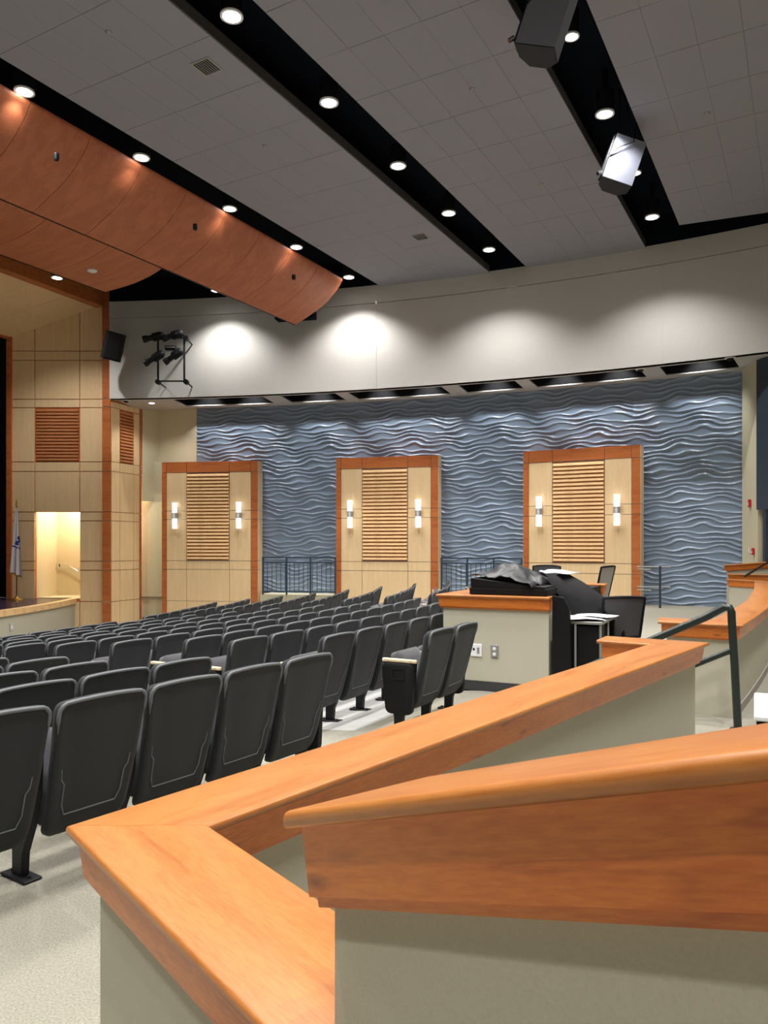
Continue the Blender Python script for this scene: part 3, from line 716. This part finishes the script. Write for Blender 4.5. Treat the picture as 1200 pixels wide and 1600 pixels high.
# ------------------------------------------------------------------ theatre chairs
def back_mesh():
    hw, zt, zb = .262, .835, .175; nz, nx = 20, 12
    zs = [zb + (zt - zb) * (.5 - .5 * math.cos(PI * i / nz)) for i in range(nz + 1)]
    def yprof(z): 
        u = (z - zb) / (zt - zb); return .20 * (1 - u) ** 1.15 * .75 + .05 * math.exp(-u * 14)
    def half(z):
        w_ = hw - .035 * (1 - (z - zb) / (zt - zb)); rt, rb = .05, .07
        if z > zt - rt: w_ -= rt - math.sqrt(max(0, rt * rt - (z - zt + rt) ** 2))
        if z < zb + rb: w_ -= rb - math.sqrt(max(0, rb * rb - (zb + rb - z) ** 2))
        return w_
    b = MB(); vs = []; fs = []; mats = []
    for side in (0, 1):
        for z in zs:
            w_ = half(z)
            for i in range(nx + 1):
                u = -math.cos(PI * i / nx); x = u * w_
                e = min(w_ - abs(x), zt - z, z - zb)
                crown = .012 * (1 - (x / hw) ** 2) * max(0, (z - .6) / .235)
                if side == 0: dy = -.012 * min(1, max(0, e / .012)) + .012 * min(1, max(0, (e - .028) / .012)); y = yprof(z) + dy - .03 * (1 - (x / hw) ** 2) * .35
                else: y = yprof(z) + .028 + .05 * min(1, (max(0, e) / .06)) ** .6
                vs.append((x, y, z + crown))
    n = (nx + 1)
    for j in range(nz):
        for i in range(nx):
            a = j * n + i; fs.append((a, a + 1, a + n + 1, a + n)); c_ = a + (nz + 1) * n; fs.append((c_, c_ + n, c_ + n + 1, c_ + 1))
    o = (nz + 1) * n
    for j in range(nz): 
        a = j * n; fs.append((a, a + n, a + n + o, a + o)); a = j * n + nx; fs.append((a, a + o, a + n + o, a + n))
    for i in range(nx):
        fs.append((i, i + o, i + 1 + o, i + 1)); a = nz * n + i; fs.append((a, a + 1, a + 1 + o, a + o))
    b.add(vs, fs)
    return b.mesh('backrest', M['shell'], 50)
def rim_mesh():   # raised seam around the lower rear panel
    b = MB(); pts = [(-.2, .52), (-.195, .47), (-.175, .44), (-.172, .34), (-.15, .29), (.15, .29), (.172, .34), (.175, .44), (.195, .47), (.2, .52)]
    def y(z): u = (z - .175) / .66; return .15 * (1 - u) ** 1.15 + .05 * math.exp(-u * 14) - .013
    b.tube([(x, y(z) - .0 + (0.03 * (x / .262) ** 2 * .35), z) for x, z in pts], .004, 5); return b.mesh('seam', M['rim_highlight'], 60)
def seat_mesh():   # tipped up cushion
    b = MB(); R_ = Matrix.Translation((0, .27, .44)) @ Matrix.Rotation(math.radians(68), 4, 'X')
    rings = []
    for z, i in ((-.05, .035), (-.035, .0), (.02, 0), (.045, .03), (.05, .08)):
        w_, d = .235 - i, .22 - i; r_ = .06
        pts = []
        for cx, cy, a0 in ((w_ - r_, d - r_, 0), (-w_ + r_, d - r_, 90), (-w_ + r_, -d + r_, 180), (w_ - r_, -d + r_, 270)):
            for q in range(4): a = math.radians(a0 + q * 30); pts.append(R_ @ Vector((cx + r_ * math.cos(a), cy + r_ * math.sin(a), z)))
        rings.append(pts)
    b.loft(rings); return b.mesh('seat', M['seat'], 50)
def arm_mesh():
    b = MB(); rings = []
    for z, i in ((.572, .006), (.578, 0), (.594, 0), (.6, .006)):
        pts = []
        for cy, a0 in ((.40, 0), (.14, 180)):
            for q in range(7): a = math.radians(a0 + q * 30); pts.append(((.028 - i) * math.cos(a), cy + (.028 - i) * math.sin(a), z))
        rings.append(pts)
    b.loft(rings); return b.mesh('armrest', M['armwood'], 40)
def leg_mesh():
    b = MB(); b.loft([[(-.022, y0, z), (.022, y0, z), (.022, y1, z), (-.022, y1, z)] for y0, y1, z in ((.24, .31, .0), (.23, .31, .12), (.17, .34, .26), (.13, .38, .40), (.12, .40, .56), (.12, .40, .575))])
    return b.mesh('leg', M['iron'])
def foot_mesh(): 
    b = MB(); b.bevbox(-.05, .05, .17, .37, 0, .014, .004); b.disc_stack(0, .2, [(.01, .014), (.008, .024)], 6); b.disc_stack(0, .34, [(.01, .014), (.008, .024)], 6); return b.mesh('foot_plate', M['iron'])
def end_mesh(): 
    b = MB(); rings = []
    for x, i in ((-.03, .012), (-.022, 0), (.022, 0), (.03, .012)):
        pts = []
        for cy, cz, a0 in ((.36, .52, 0), (.17, .52, 90), (.185, .20, 180), (.33, .20, 270)):
            for q in range(4): a = math.radians(a0 + q * 30); pts.append((x, cy + (.05 - i) * math.cos(a), cz + (.05 - i) * math.sin(a)))
        rings.append(pts)
    b.loft(rings); return b.mesh('side_panel', M['plastic'], 40)
def num_mesh():
    b = MB()
    for y0, y1, z0, z1 in ((.2, .32, .52, .535), (.2, .32, .435, .45), (.2, .215, .45, .52), (.305, .32, .45, .52)): b.box(-.036, -.029, y0, y1, z0, z1)
    return b.mesh('label_holder', M['iron'])
def rim_highlight_mesh():  # highlight along the backrest top edge, modelled as a pale tube
    b = MB(); hw, zt, rt = .262, .835, .05
    def y(z): u = (z - .175) / .66; return .15 * (1 - u) ** 1.15 + .05 * math.exp(-u * 14)
    def W(z): return hw - .035 * (1 - (z - .175) / .66)
    pts = [(-W(z), z) for z in (.70, .735, .765, zt - rt)] + [(-W(zt) + rt - rt * math.cos(a), zt - rt + rt * math.sin(a)) for a in (.5, 1.0, 1.4)] + [(x, zt) for x in (-.14, -.05, .05, .14)]
    pts += [(-x, z) for x, z in pts[:7][::-1]]
    b.tube([(x * .975, y(z) - .004 - .0105 * (1 - (x / hw) ** 2), z - .006 + .012 * (1 - (x / hw) ** 2) * max(0, (z - .6) / .235)) for x, z in pts], [.002, .005] + [.0105] * (len(pts) - 4) + [.005, .002], 7)
    return b.mesh('rim_highlight', M['rim_highlight'], 70)
CM = dict(rim_highlight=rim_highlight_mesh(), backrest=back_mesh(), seam=rim_mesh(), seat=seat_mesh(), armrest=arm_mesh(), leg=leg_mesh(), foot_plate=foot_mesh(), side_panel=end_mesh(), label_holder=num_mesh())
OR = ['first', 'second', 'third', 'fourth', 'fifth', 'sixth', 'seventh', 'eighth', 'ninth', 'tenth', 'eleventh', 'twelfth', 'thirteenth', 'fourteenth']
ROWN = ['rearmost row', 'second row from the back', 'third row from the back', 'fourth row from the back', 'fifth row from the back', 'middle row', 'fifth row from the front', 'fourth row from the front', 'third row from the front', 'second row from the front', 'front row']
TILT = {(0, 'near', 0): .0}
def chair(R, deg, label, group, left_end, right_end, near, sx=1):
    p = pol(R, deg); z = zfloor(R - .28)
    t = thing('theatre_chair', label, 'chair', (p.x, p.y, z), math.radians(deg + 90) + random.uniform(-.012, .012), group)
    t.scale = (sx, 1, .972)
    bk = obj('backrest', CM['backrest'], t); bk.rotation_euler.x = random.uniform(-.012, .012)
    obj('rim_highlight', CM['rim_highlight'], bk)
    if near: obj('seam', CM['seam'], bk)
    obj('seat', CM['seat'], t)
    xs = [-.275] + ([.275] if right_end else [])
    for x in xs:
        mw = Matrix.Translation((x, 0, 0))
        obj('armrest', CM['armrest'], t, mw); obj('leg', CM['leg'], t, mw); obj('foot_plate', CM['foot_plate'], t, mw)
    if left_end:
        sp = obj('side_panel', CM['side_panel'], t, Matrix.Translation((-.30, 0, 0)))
        if near: obj('label_holder', CM['label_holder'], sp)
    if right_end: obj('side_panel', CM['side_panel'], t, Matrix.Translation((.30, 0, 0)))
PITCH = {0: .49, 1: .51, 2: .535}
def row_seats(k, sec):
    R = R0 - DR * k; dg = 180 / PI / R; pt = PITCH.get(k, .55)
    if sec == 'near': return [(-32.7 - (i + .5) * pt * dg, i) for i in range(9)]
    a, b_ = ((-30.35, -16.4) if sec == 'middle' else (-13.9, -2.25))
    L = math.radians(b_ - a) * R; n = round(L / pt)
    if sec == 'middle' and k == 0: return [(a + (i + .5) * pt * dg, i) for i in range(2)]
    return [(a + (b_ - a) * (i + .5) / n, i) for i in range(n)]
OFF = {('near', 0): .13, ('near', 1): -.10, ('near', 2): -.28, ('middle', 0): .25, ('middle', 1): -.02, ('middle', 2): -.17, ('middle', 3): .15}
nchair = 0
for k in range(11):
    R = R0 - DR * k
    for sec in ('near', 'middle', 'far'):
        if sec == 'far' and k == 0: continue
        ss = row_seats(k, sec)
        for deg, i in ss:
            deg += math.degrees(OFF.get((sec, k), 0) / R)
            p = pol(R, deg)
            if p.y < 1.5: continue
            px = 600 + F * p.x / p.y
            if px < -70: continue
            side = 'right' if sec == 'near' else 'left'
            lb = 'charcoal tip-up chair, %s seat from the %s aisle, %s, %s' % (OR[i], side, ROWN[k], {'near': 'left block', 'middle': 'centre block', 'far': 'far block'}[sec])
            last = i == len(ss) - 1
            chair(R, deg, lb, 'charcoal theatre chairs', (i == 0 and sec != 'near'), (i == 0 if sec == 'near' else last), p.y < 10, PITCH.get(k, .55) / .55)
            nchair += 1
print('chairs', nchair)

# ------------------------------------------------------------------ wooden capped half walls
def strip(stations, profile, name, mat, parent, seg=None, smooth=False, e0=0, e1=0):
    """stations: (L, R, ztop) plan points; profile: (inset, dz) list for one side, mirrored. One closed mesh."""
    n = len(stations); st = [(Vector(a), Vector(b_), z) for a, b_, z in stations]
    def shift(i, j, d):
        (a, b_, z), (a2, b2, z2) = st[i], st[j]; m0 = (a + b_) / 2; m1 = (a2 + b2) / 2; L = (m1 - m0).length; q = (m1 - m0) / L
        return (a + q * d, b_ + q * d, z + (z2 - z) * d / L)
    if e0: st[0] = shift(0, 1, e0)
    if e1: st[-1] = shift(n - 1, n - 2, e1)
    rings = []
    for a, b_, z in st:
        w_ = (b_ - a).length; dr = (b_ - a) / w_; r = []
        for ins, dz in profile: 
            q = a + dr * (ins * w_ / WN[0]); r.append(Vector((q.x, q.y, dz if dz < -1.2 else z + dz)))
        for ins, dz in profile[::-1]:
            q = b_ - dr * (ins * w_ / WN[0]); r.append(Vector((q.x, q.y, dz if dz < -1.2 else z + dz)))
        rings.append(r)
    m = MB(); m.loft(rings); return m.build(name, mat, parent, smooth)
WN = [.27]
CAPP = [(.022, -.024), (.004, -.024), (0, -.019), (0, -.008), (.003, -.002), (.009, 0)]
FASP = [(.034, -.125), (.022, -.024)]
MOLP = [(.045, -.142), (.042, -.125)]
def half_wall(label, stations, zb=-1.5, base=None, e0=.0, e1=.0, nameit='half_wall', curved=False, scale=1.0, k0=1, k1=1):
    t = thing(nameit, label, 'half wall', (0, 0, 0)); st = stations
    n = len(st)
    segs = [(0, n)] if curved else [(i, i + 2) for i in range(n - 1)]
    for a, b_ in segs:
        s = st[a:b_]; m0 = (Vector(s[0][0]) + Vector(s[0][1])) / 2; m1 = (Vector(s[-1][0]) + Vector(s[-1][1])) / 2
        ang = math.atan2(m1.y - m0.y, m1.x - m0.x); tl = math.atan2(s[-1][2] - s[0][2], (m1 - m0).length)
        A, B_ = (a == 0), (b_ == n); g = .0006
        sc = lambda P: [(i * scale, d if d < -1.2 else d * scale) for i, d in P]
        strip(s, sc(CAPP), 'cap_board', capwood(ang, tl), t, smooth=50, e0=g if not A else 0, e1=g if not B_ else 0)
        strip(s, sc(FASP), 'fascia_board', faswood(ang, tl), t, e0=(.03 * k0 if A else 0), e1=(.03 * k1 if B_ else 0))
        strip(s, sc(MOLP), 'moulding', faswood(ang, tl), t, e0=(.05 * k0 if A else 0), e1=(.05 * k1 if B_ else 0))
        strip(s, [(.065 * scale, zb), (.065 * scale, -.138 * scale)], 'wall_body', M['wall'], t, e0=(.075 * k0 if A else 0), e1=(.075 * k1 if B_ else 0))
        if base: strip([(p, q, zb) for p, q, z in s], [(.055 * scale, zb), (.055 * scale, base[1])], 'baseboard', M[base[0]], t, e0=.06 if A else 0, e1=.06 if B_ else 0)
    return t
za = -.68
a = Vector((-.772, 1.863)); g = Vector((-.426, 1.867)); d2 = Vector((.6125, -.79)); nrm = Vector((.79, .6125))
half_wall('long honey maple capped half wall with a corner, behind the rearmost chairs',
          [(a + d2 * 1.05, g + d2 * .84, za), (a, g, za), ((1.83, 5.30), (2.28, 5.38), za), ((1.525, 5.51), (1.675, 5.77), za)])
# the same wall climbs beside the camera
W1 = lambda t_: (a + d2 * t_, a + d2 * t_ + nrm * .27, -.334 + .342 * (t_ - 1.12))
half_wall('sloping honey maple capped half wall in the right foreground, knots in its fascia', [W1(1.037), W1(2.6)], k0=.38)
# curved half wall beyond the steps
L3 = [(3.05, 6.53), (3.52, 7.28), (4.16, 8.33), (4.82, 9.45), (6.05, 11.86), (7.36, 14.60), (7.58, 15.06)]
R3 = [(3.11, 7.22), (3.33, 7.57), (3.92, 8.54), (4.54, 9.60), (5.78, 12.0), (7.10, 14.72), (7.12, 14.74)]
st3 = [((2.46, 6.90), (2.60, 7.26), za), (L3[0], (2.98, 7.02), za)]
WN[0] = .3
st3b = [(L3[0], (2.98, 7.02), za)] + [(L3[i], R3[i], za) for i in range(1, 6)]
t3 = half_wall('curved honey maple capped half wall running back past the handrail', st3, zb=-1.66, base=('base', -1.6), k1=0)
for nme in ('x',):
    tt = half_wall('tmp', st3b, zb=-1.66, base=('greybase', -1.42), curved=True, k0=0, k1=0)
    for ch in list(tt.children): ch.parent = t3
    bpy.data.objects.remove(tt)
    tt = half_wall('tmp', [(L3[5], R3[5], za), ((6.95, 15.62), (6.86, 15.34), za)], k0=0)
    for ch in list(tt.children): ch.parent = t3
    bpy.data.objects.remove(tt)
WN[0] = .27
half_wall('short honey maple capped half wall at the far end of the cross aisle', [((7.16, 16.0), (7.26, 16.28), -.60), ((9.0, 15.3), (9.1, 15.6), -.60)])
half_wall('sloping maple capped half wall behind the short one at the far aisle end', [((7.50, 17.0), (7.64, 17.3), -.44), ((9.9, 15.9), (10.0, 16.2), -.20)])
# sound booth
O = Vector((.58, 8.1)); er = Vector((.897, -.442)); et = Vector((.442, .897)); zbth = -.515
def bo(a_, b_): return O + er * a_ + et * b_
half_wall('sound booth half wall with wide honey maple cap beside the two chairs',
          [(bo(1.18, -.03), bo(1.18, .24), zbth), (bo(-.03, -.03), bo(.24, .24), zbth), (bo(-.03, 3.1), bo(.24, 2.83), zbth), (bo(1.2, 3.1), bo(1.2, 2.83), zbth)], base=('base', -1.4), k0=.3)
for i, (s_, m_, lb) in enumerate(((.405, 'white', 'white data jack plate on the sound booth wall'), (.60, 'grey', 'grey duplex outlet plate on the sound booth wall'), (.245, 'grey', 'narrow grey cover plate on the sound booth wall beside the chair back'))):
    p = bo(s_, .034); t = thing('wall_plate', lb, 'wall plate', (p.x, p.y, -1.085), math.atan2(er.y, er.x))
    w_ = (.06, .04, .015)[i]; MB().bevbox(-w_, w_, -.012, 0, -.065, .065, .004).build('plate', M[m_], t)
    if i == 1:
        for z in (-.028, .028): MB().disc_stack(0, 0, [(.018, 0), (.018, .004)], 14).build('socket', M['white'], t).matrix_local = Matrix.Translation((0, -.012, z)) @ Matrix.Rotation(PI / 2, 4, 'X')
    elif i == 0:
        MB().box(-.035, -.015, -.016, -.012, .0, .02).build('jack', M['iron'], t); MB().box(.01, .035, -.016, -.012, -.03, .03).build('insert', M['grey'], t)

# ------------------------------------------------------------------ handrail at the steps
t = thing('handrail', 'dark green tube handrail with tall post at the aisle steps', 'handrail', (0, 0, 0))
P0 = Vector((2.88, 6.25, -1.5)); top = Vector((2.83, 6.25, -.495)); dsc = Vector((-.86, .50, -.50))
path = [P0, (P0 + (top - P0) * .5), top + Vector((.0, 0, -.12)), top + Vector((-.002, .0, -.05)), top + Vector((-.015, .005, -.015)), top + Vector((-.05, .03, -.012)), top + dsc * .2, top + dsc * 1.6]
MB().tube(path, .032, 12).build('rail', M['steel'], t, 60)
q = P0 + (top - P0) * .65; MB().tube([q, q + dsc * 1.5], .024, 10).build('lower_rail', M['steel'], t, 60)
MB().disc_stack(P0.x, P0.y, [(.06, -1.5), (.06, -1.49), (.03, -1.485)], 14).build('base_flange', M['steel'], t)
t = thing('handrail', 'thin dark handrail above the far end of the curved half wall', 'handrail', (0, 0, 0))
MB().tube([at(1164, 14.4, -.58), at(1200, 13.6, -.30), at(1260, 12.5, .1)], .022, 8).build('rail', M['iron'], t, 60)
MB().tube([at(1240, 12.9, -.05), at(1240, 12.9, -1.5)], .022, 8).build('post', M['iron'], t, 60)

# ------------------------------------------------------------------ booth furniture
rzb = math.atan2(er.y, er.x)
def bt(name, label, cat, a_, b_, z, rot=0, group=None): p = bo(a_, b_); return thing(name, label, cat, (p.x, p.y, z), rzb + rot, group)
dk = bt('equipment_desk', 'black equipment desk with grey top standing beside the sound booth wall', 'desk', 1.24, .05, -1.5)
MB().bevbox(0, .42, .08, .92, .72, .75, .006).build('desk_top', M['grey'], dk)
m = MB(); m.loft([[(x, 0, 0), (x, .05, 0), (x, .05, z1), (x, 0, z1)] for x, z1 in ((-.05, 1.0), (.06, .98), (.12, .86), (.13, .3))][::1]); m.build('side_panel', M['plastic'], dk)
MB().box(.0, .40, .86, .9, .0, .72).build('side_panel', M['plastic'], dk)
MB().box(.0, .03, .1, .9, .0, .72).build('back_panel', M['plastic'], dk)
MB().box(.12, .38, .12, .50, .05, .70).build('equipment_rack', M['plastic'], dk)
for x, y in ((.16, .08), (.4, .1), (.4, .5)): MB().tube([(x, y, 0), (x, y, .72)], .012, 8).build('leg', M['grey'], dk)
for i, (x, y, r_, lb) in enumerate(((.2, .3, .3, 'nearer white paper sheet lying on the grey desk top'), (.26, .6, -.1, 'further white paper sheet lying on the grey desk top'))):
    p = bo(1.24 + x, .05 + y); t_ = thing('paper_sheet', lb, 'paper', (p.x, p.y, -.748 + i * .003), rzb + r_)
    m = MB(); vs = [(u * .36 - .18, v * .46 - .23, .012 * math.sin(u * 3 + v * 2) + .014) for v in (0, .25, .5, .75, 1) for u in (0, .5, 1)]
    vs2 = [(x_, y_, z_ - .002) for x_, y_, z_ in vs]; f = [(r * 3 + c_, r * 3 + c_ + 1, r * 3 + c_ + 4, r * 3 + c_ + 3) for r in range(4) for c_ in range(2)]
    m.add(vs, f); m.add(vs2, [tuple(reversed(q_)) for q_ in f]); m.build('sheet', M['paper'], t_, 60)
mc = bt('mixing_console', 'black mixing console case resting on the sound booth counter', 'mixing console', .3, .1, zbth)
MB().bevbox(.0, .82, .0, 1.7, 0, .075, .01).build('case', M['plastic'], mc)
m = MB(); m.loft([[(x, .0, .075), (x, 1.7, .075), (x, 1.7, z1), (x, .0, z1)] for x, z1 in ((.02, .17), (.3, .14), (.8, .09))]); m.build('meter_bridge', M['plastic'], mc)
cnt = MB(); q_ = [bo(.2, .2), bo(1.14, .2), bo(1.14, 2.85), bo(.2, 2.85)]; cnt.prism(q_, zbth - .16, zbth - .02)
tag(cnt.build('booth_counter', M['plastic']), 'black counter inside the sound booth carrying the mixing console', 'counter')
# dust cover: crumpled grid draped on the console, falling as a stiff slope to the right
import mathutils
def noise(x, y, z=0): return mathutils.noise.noise(Vector((x, y, z)))
def cloth_grid(name, label, cat, corners, zf, nx, ny, mat, amp=.03, fr=3, th=.006, seed=0):
    t_ = thing(name, label, cat, (0, 0, 0)); vs = []
    for j in range(ny + 1):
        for i in range(nx + 1):
            u, v = i / nx, j / ny
            p = (corners[0] * (1 - u) * (1 - v) + corners[1] * u * (1 - v) + corners[2] * u * v + corners[3] * (1 - u) * v)
            n_ = noise(u * fr + seed, v * fr, seed) + .5 * noise(u * fr * 2.3, v * fr * 2.3 + seed)
            p = p + Vector((0, 0, zf(u, v) + amp * n_)); vs.append(p)
    f = [(j * (nx + 1) + i, j * (nx + 1) + i + 1, (j + 1) * (nx + 1) + i + 1, (j + 1) * (nx + 1) + i) for j in range(ny) for i in range(nx)]
    m = MB(); m.add(vs, f); m.add([v - Vector((0, 0, th)) for v in vs], [tuple(reversed(q)) for q in f])
    m.build('sheet', mat, t_, 70); return t_
k3 = lambda a_, b_, z: bo(a_, b_).to_3d() + Vector((0, 0, z))
cloth_grid('dust_cover', 'crumpled black dust cover bunched on the mixing console', 'cloth',
           [k3(.26, .25, -.32), k3(.98, .05, -.40), k3(1.06, .95, -.36), k3(.3, 1.3, -.30)],
           lambda u, v: .15 * math.exp(-((u - .5) ** 2 + (v - .4) ** 2) * 9) - .03 * (u > .97), 26, 26, M['cloth'], .05, 4, seed=3)
cloth_grid('dust_cover', 'large black cover sloping down from the console toward the mesh chair', 'cloth',
           [k3(1.02, .5, -.36), k3(1.24, .5, -.73), k3(1.66, 1.15, -.72), k3(1.02, 1.2, -.30)],
           lambda u, v: .05 * math.sin(u * 3.1), 20, 20, M['plastic'], .015, 2, seed=8)
cloth_grid('paper_sheet', 'white paper sheet lying over the top of the black cover', 'paper',
           [k3(.80, 1.02, -.30), k3(1.14, .84, -.325), k3(1.2, 1.35, -.325), k3(.86, 1.45, -.29)], lambda u, v: .01, 8, 8, M['paper'], .02, 2, seed=5)
# desk chairs
def office_chair(label, x, y, rz, mesh_mat, high=0, lean=.15):
    t_ = thing('desk_chair', label, 'chair', (x, y, -1.5), rz)
    W_ = .235; z0, z1 = .5, .93 + high
    m = MB(); rings = []
    nu, nv = 8, 8; vs = []
    def bp(u, v): 
        wv = W_ * (1 - .10 * (1 - v)) ; return Vector((u * wv, -.24 - lean * v * .5 + .05 * (1 - u * u) * -1, z0 + (z1 - z0) * v + .012 * (1 - u * u) * v))
    for v in range(nv + 1):
        for u in range(nu + 1): vs.append(bp(-1 + 2 * u / nu, v / nv))
    f = [(j * 9 + i, j * 9 + i + 1, (j + 1) * 9 + i + 1, (j + 1) * 9 + i) for j in range(8) for i in range(8)]
    m.add(vs, f); m.add([v + Vector((0, .012, 0)) for v in vs], [tuple(reversed(q)) for q in f]); m.build('backrest', mesh_mat, t_, 60)
    edge = [bp(-1, v / 8) for v in range(9)] + [bp(-1 + u / 4, 1) for u in range(1, 9)] + [bp(1, 1 - v / 8) for v in range(1, 9)] + [bp(1 - u / 4, 0) for u in range(1, 9)]
    MB().tube(edge, .016, 8).build('back_frame', M['plastic'], t_, 60)
    m = MB(); m.bevbox(-.24, .24, -.2, .24, .40, .47, .03); m.build('seat', M['seat'], t_)
    MB().tube([(0, -.15, .42), (0, -.3, .45), (0, -.28, .6)], .022).build('back_bracket', M['plastic'], t_, 60)
    for s_ in (-1, 1):
        MB().tube([(s_ * .24, 0, .42), (s_ * .29, 0, .46), (s_ * .30, -.02, .62), (s_ * .30, -.12, .655), (s_ * .30, .14, .655), (s_ * .30, .16, .64)], .015, 8).build('armrest', M['plastic'], t_, 60)
    MB().tube([(0, 0, .40), (0, 0, .1)], .03, 10).build('gas_column', M['chrome'], t_, 60)
    for i in range(5):
        c_, s_ = math.cos(i * 1.2566), math.sin(i * 1.2566)
        l_ = MB().tube([(0, 0, .11), (c_ * .15, s_ * .15, .095), (c_ * .29, s_ * .29, .065)], [.026, .02, .014], 8).build('base_leg', M['chrome'], t_, 60)
        MB().tube([(c_ * .29 - s_ * .02, s_ * .29 + c_ * .02, .03), (c_ * .29 + s_ * .02, s_ * .29 - c_ * .02, .03)], .03, 12).build('caster', M['plastic'], l_, 60)
office_chair('black mesh-backed desk chair with arms between booth and maple cap', 2.56, 8.62, .12, M['mesh'])
office_chair('grey high-backed desk chair seen side-on behind the black cover', 3.12, 11.95, .85, M['grey'], high=.24, lean=.3)
office_chair('dark desk chair mostly hidden behind the black cover', 2.55, 12.5, 2.6, M['seat'], high=.22, lean=.1)
# desk corner at the right edge
dpos = onz(1178, 1118, -.76)
t = thing('white_desk', 'white desk with dark edge cut off at the right photo edge', 'desk', (dpos.x, dpos.y, -1.5), -.45)
MB().bevbox(0, 1.2, -.0, .6, .715, .74, .006).build('desk_top', M['white'], t); MB().bevbox(.01, 1.19, .01, .59, .66, .715, .01).build('apron', M['plastic'], t)
for x, y in ((.6, .1), (1.14, .06), (.6, .54), (1.14, .54)): MB().tube([(x, y, 0), (x, y, .66)], .02).build('leg', M['iron'], t)

# ------------------------------------------------------------------ flag on its stand
fY = 21.6; fx = (26 - 600) / F * fY
t = thing('flag_stand', 'white flag with blue emblem on a brass pole at stage left', 'flag', (fx, fY, -1.55))
MB().disc_stack(0, 0, [(.17, 0), (.17, .02), (.1, .05), (.035, .09), (.025, .14)], 20).build('base', M['gold'], t, 40)
MB().tube([(0, 0, .1), (.0, 0, 2.66)], .014, 8).build('pole', M['iron'], t)
MB().disc_stack(0, 0, [(.02, 2.66), (.035, 2.69), (.02, 2.72), (.028, 2.75), (.004, 2.84)], 10).build('finial', M['gold'], t, 40)
m = MB(); nu, nv = 40, 44; vs = []; fs = []
for j in range(nv + 1):
    v = j / nv; z = 2.60 - v * 1.88
    wd = .03 + .20 * v ** .8
    for i in range(nu + 1):
        u = i / nu
        vs.append((-.62 * wd + u * wd * 1.5 + .0, -.03 - .05 * v * math.sin(u * 13 + v * 1.2) - .03 * v, z - .10 * u * v + .10 * v * (1 - u)* .4))
for j in range(nv):
    for i in range(nu):
        u, v = (i + .5) / nu, (j + .5) / nv
        m.cur = 0
        if .40 < v < .60:
            q = (v - .40) / .20
            if u > .75 - q * .75 and q < .75 and not (abs(u - .62) < .1 and .25 < q < .42) and not (u > .72 and .5 < q < .68): m.cur = 1
            elif .84 < q < .93 and abs(math.sin(u * 9)) > .25: m.cur = 1
        if v > .975: m.cur = 2
        a_ = j * (nu + 1) + i
        n0 = len(m.v); m.v += [vs[a_], vs[a_ + 1], vs[a_ + nu + 2], vs[a_ + nu + 1]]; m.f.append([n0, n0 + 1, n0 + 2, n0 + 3]); m.mi.append(m.cur)
m.build('flag_cloth', [M['flag'], M['flagblue'], M['gold']], t)

# ------------------------------------------------------------------ lift everything so the rear floor is at height 0
for o in S.objects:
    if o.parent is None: o.location.z += EYE
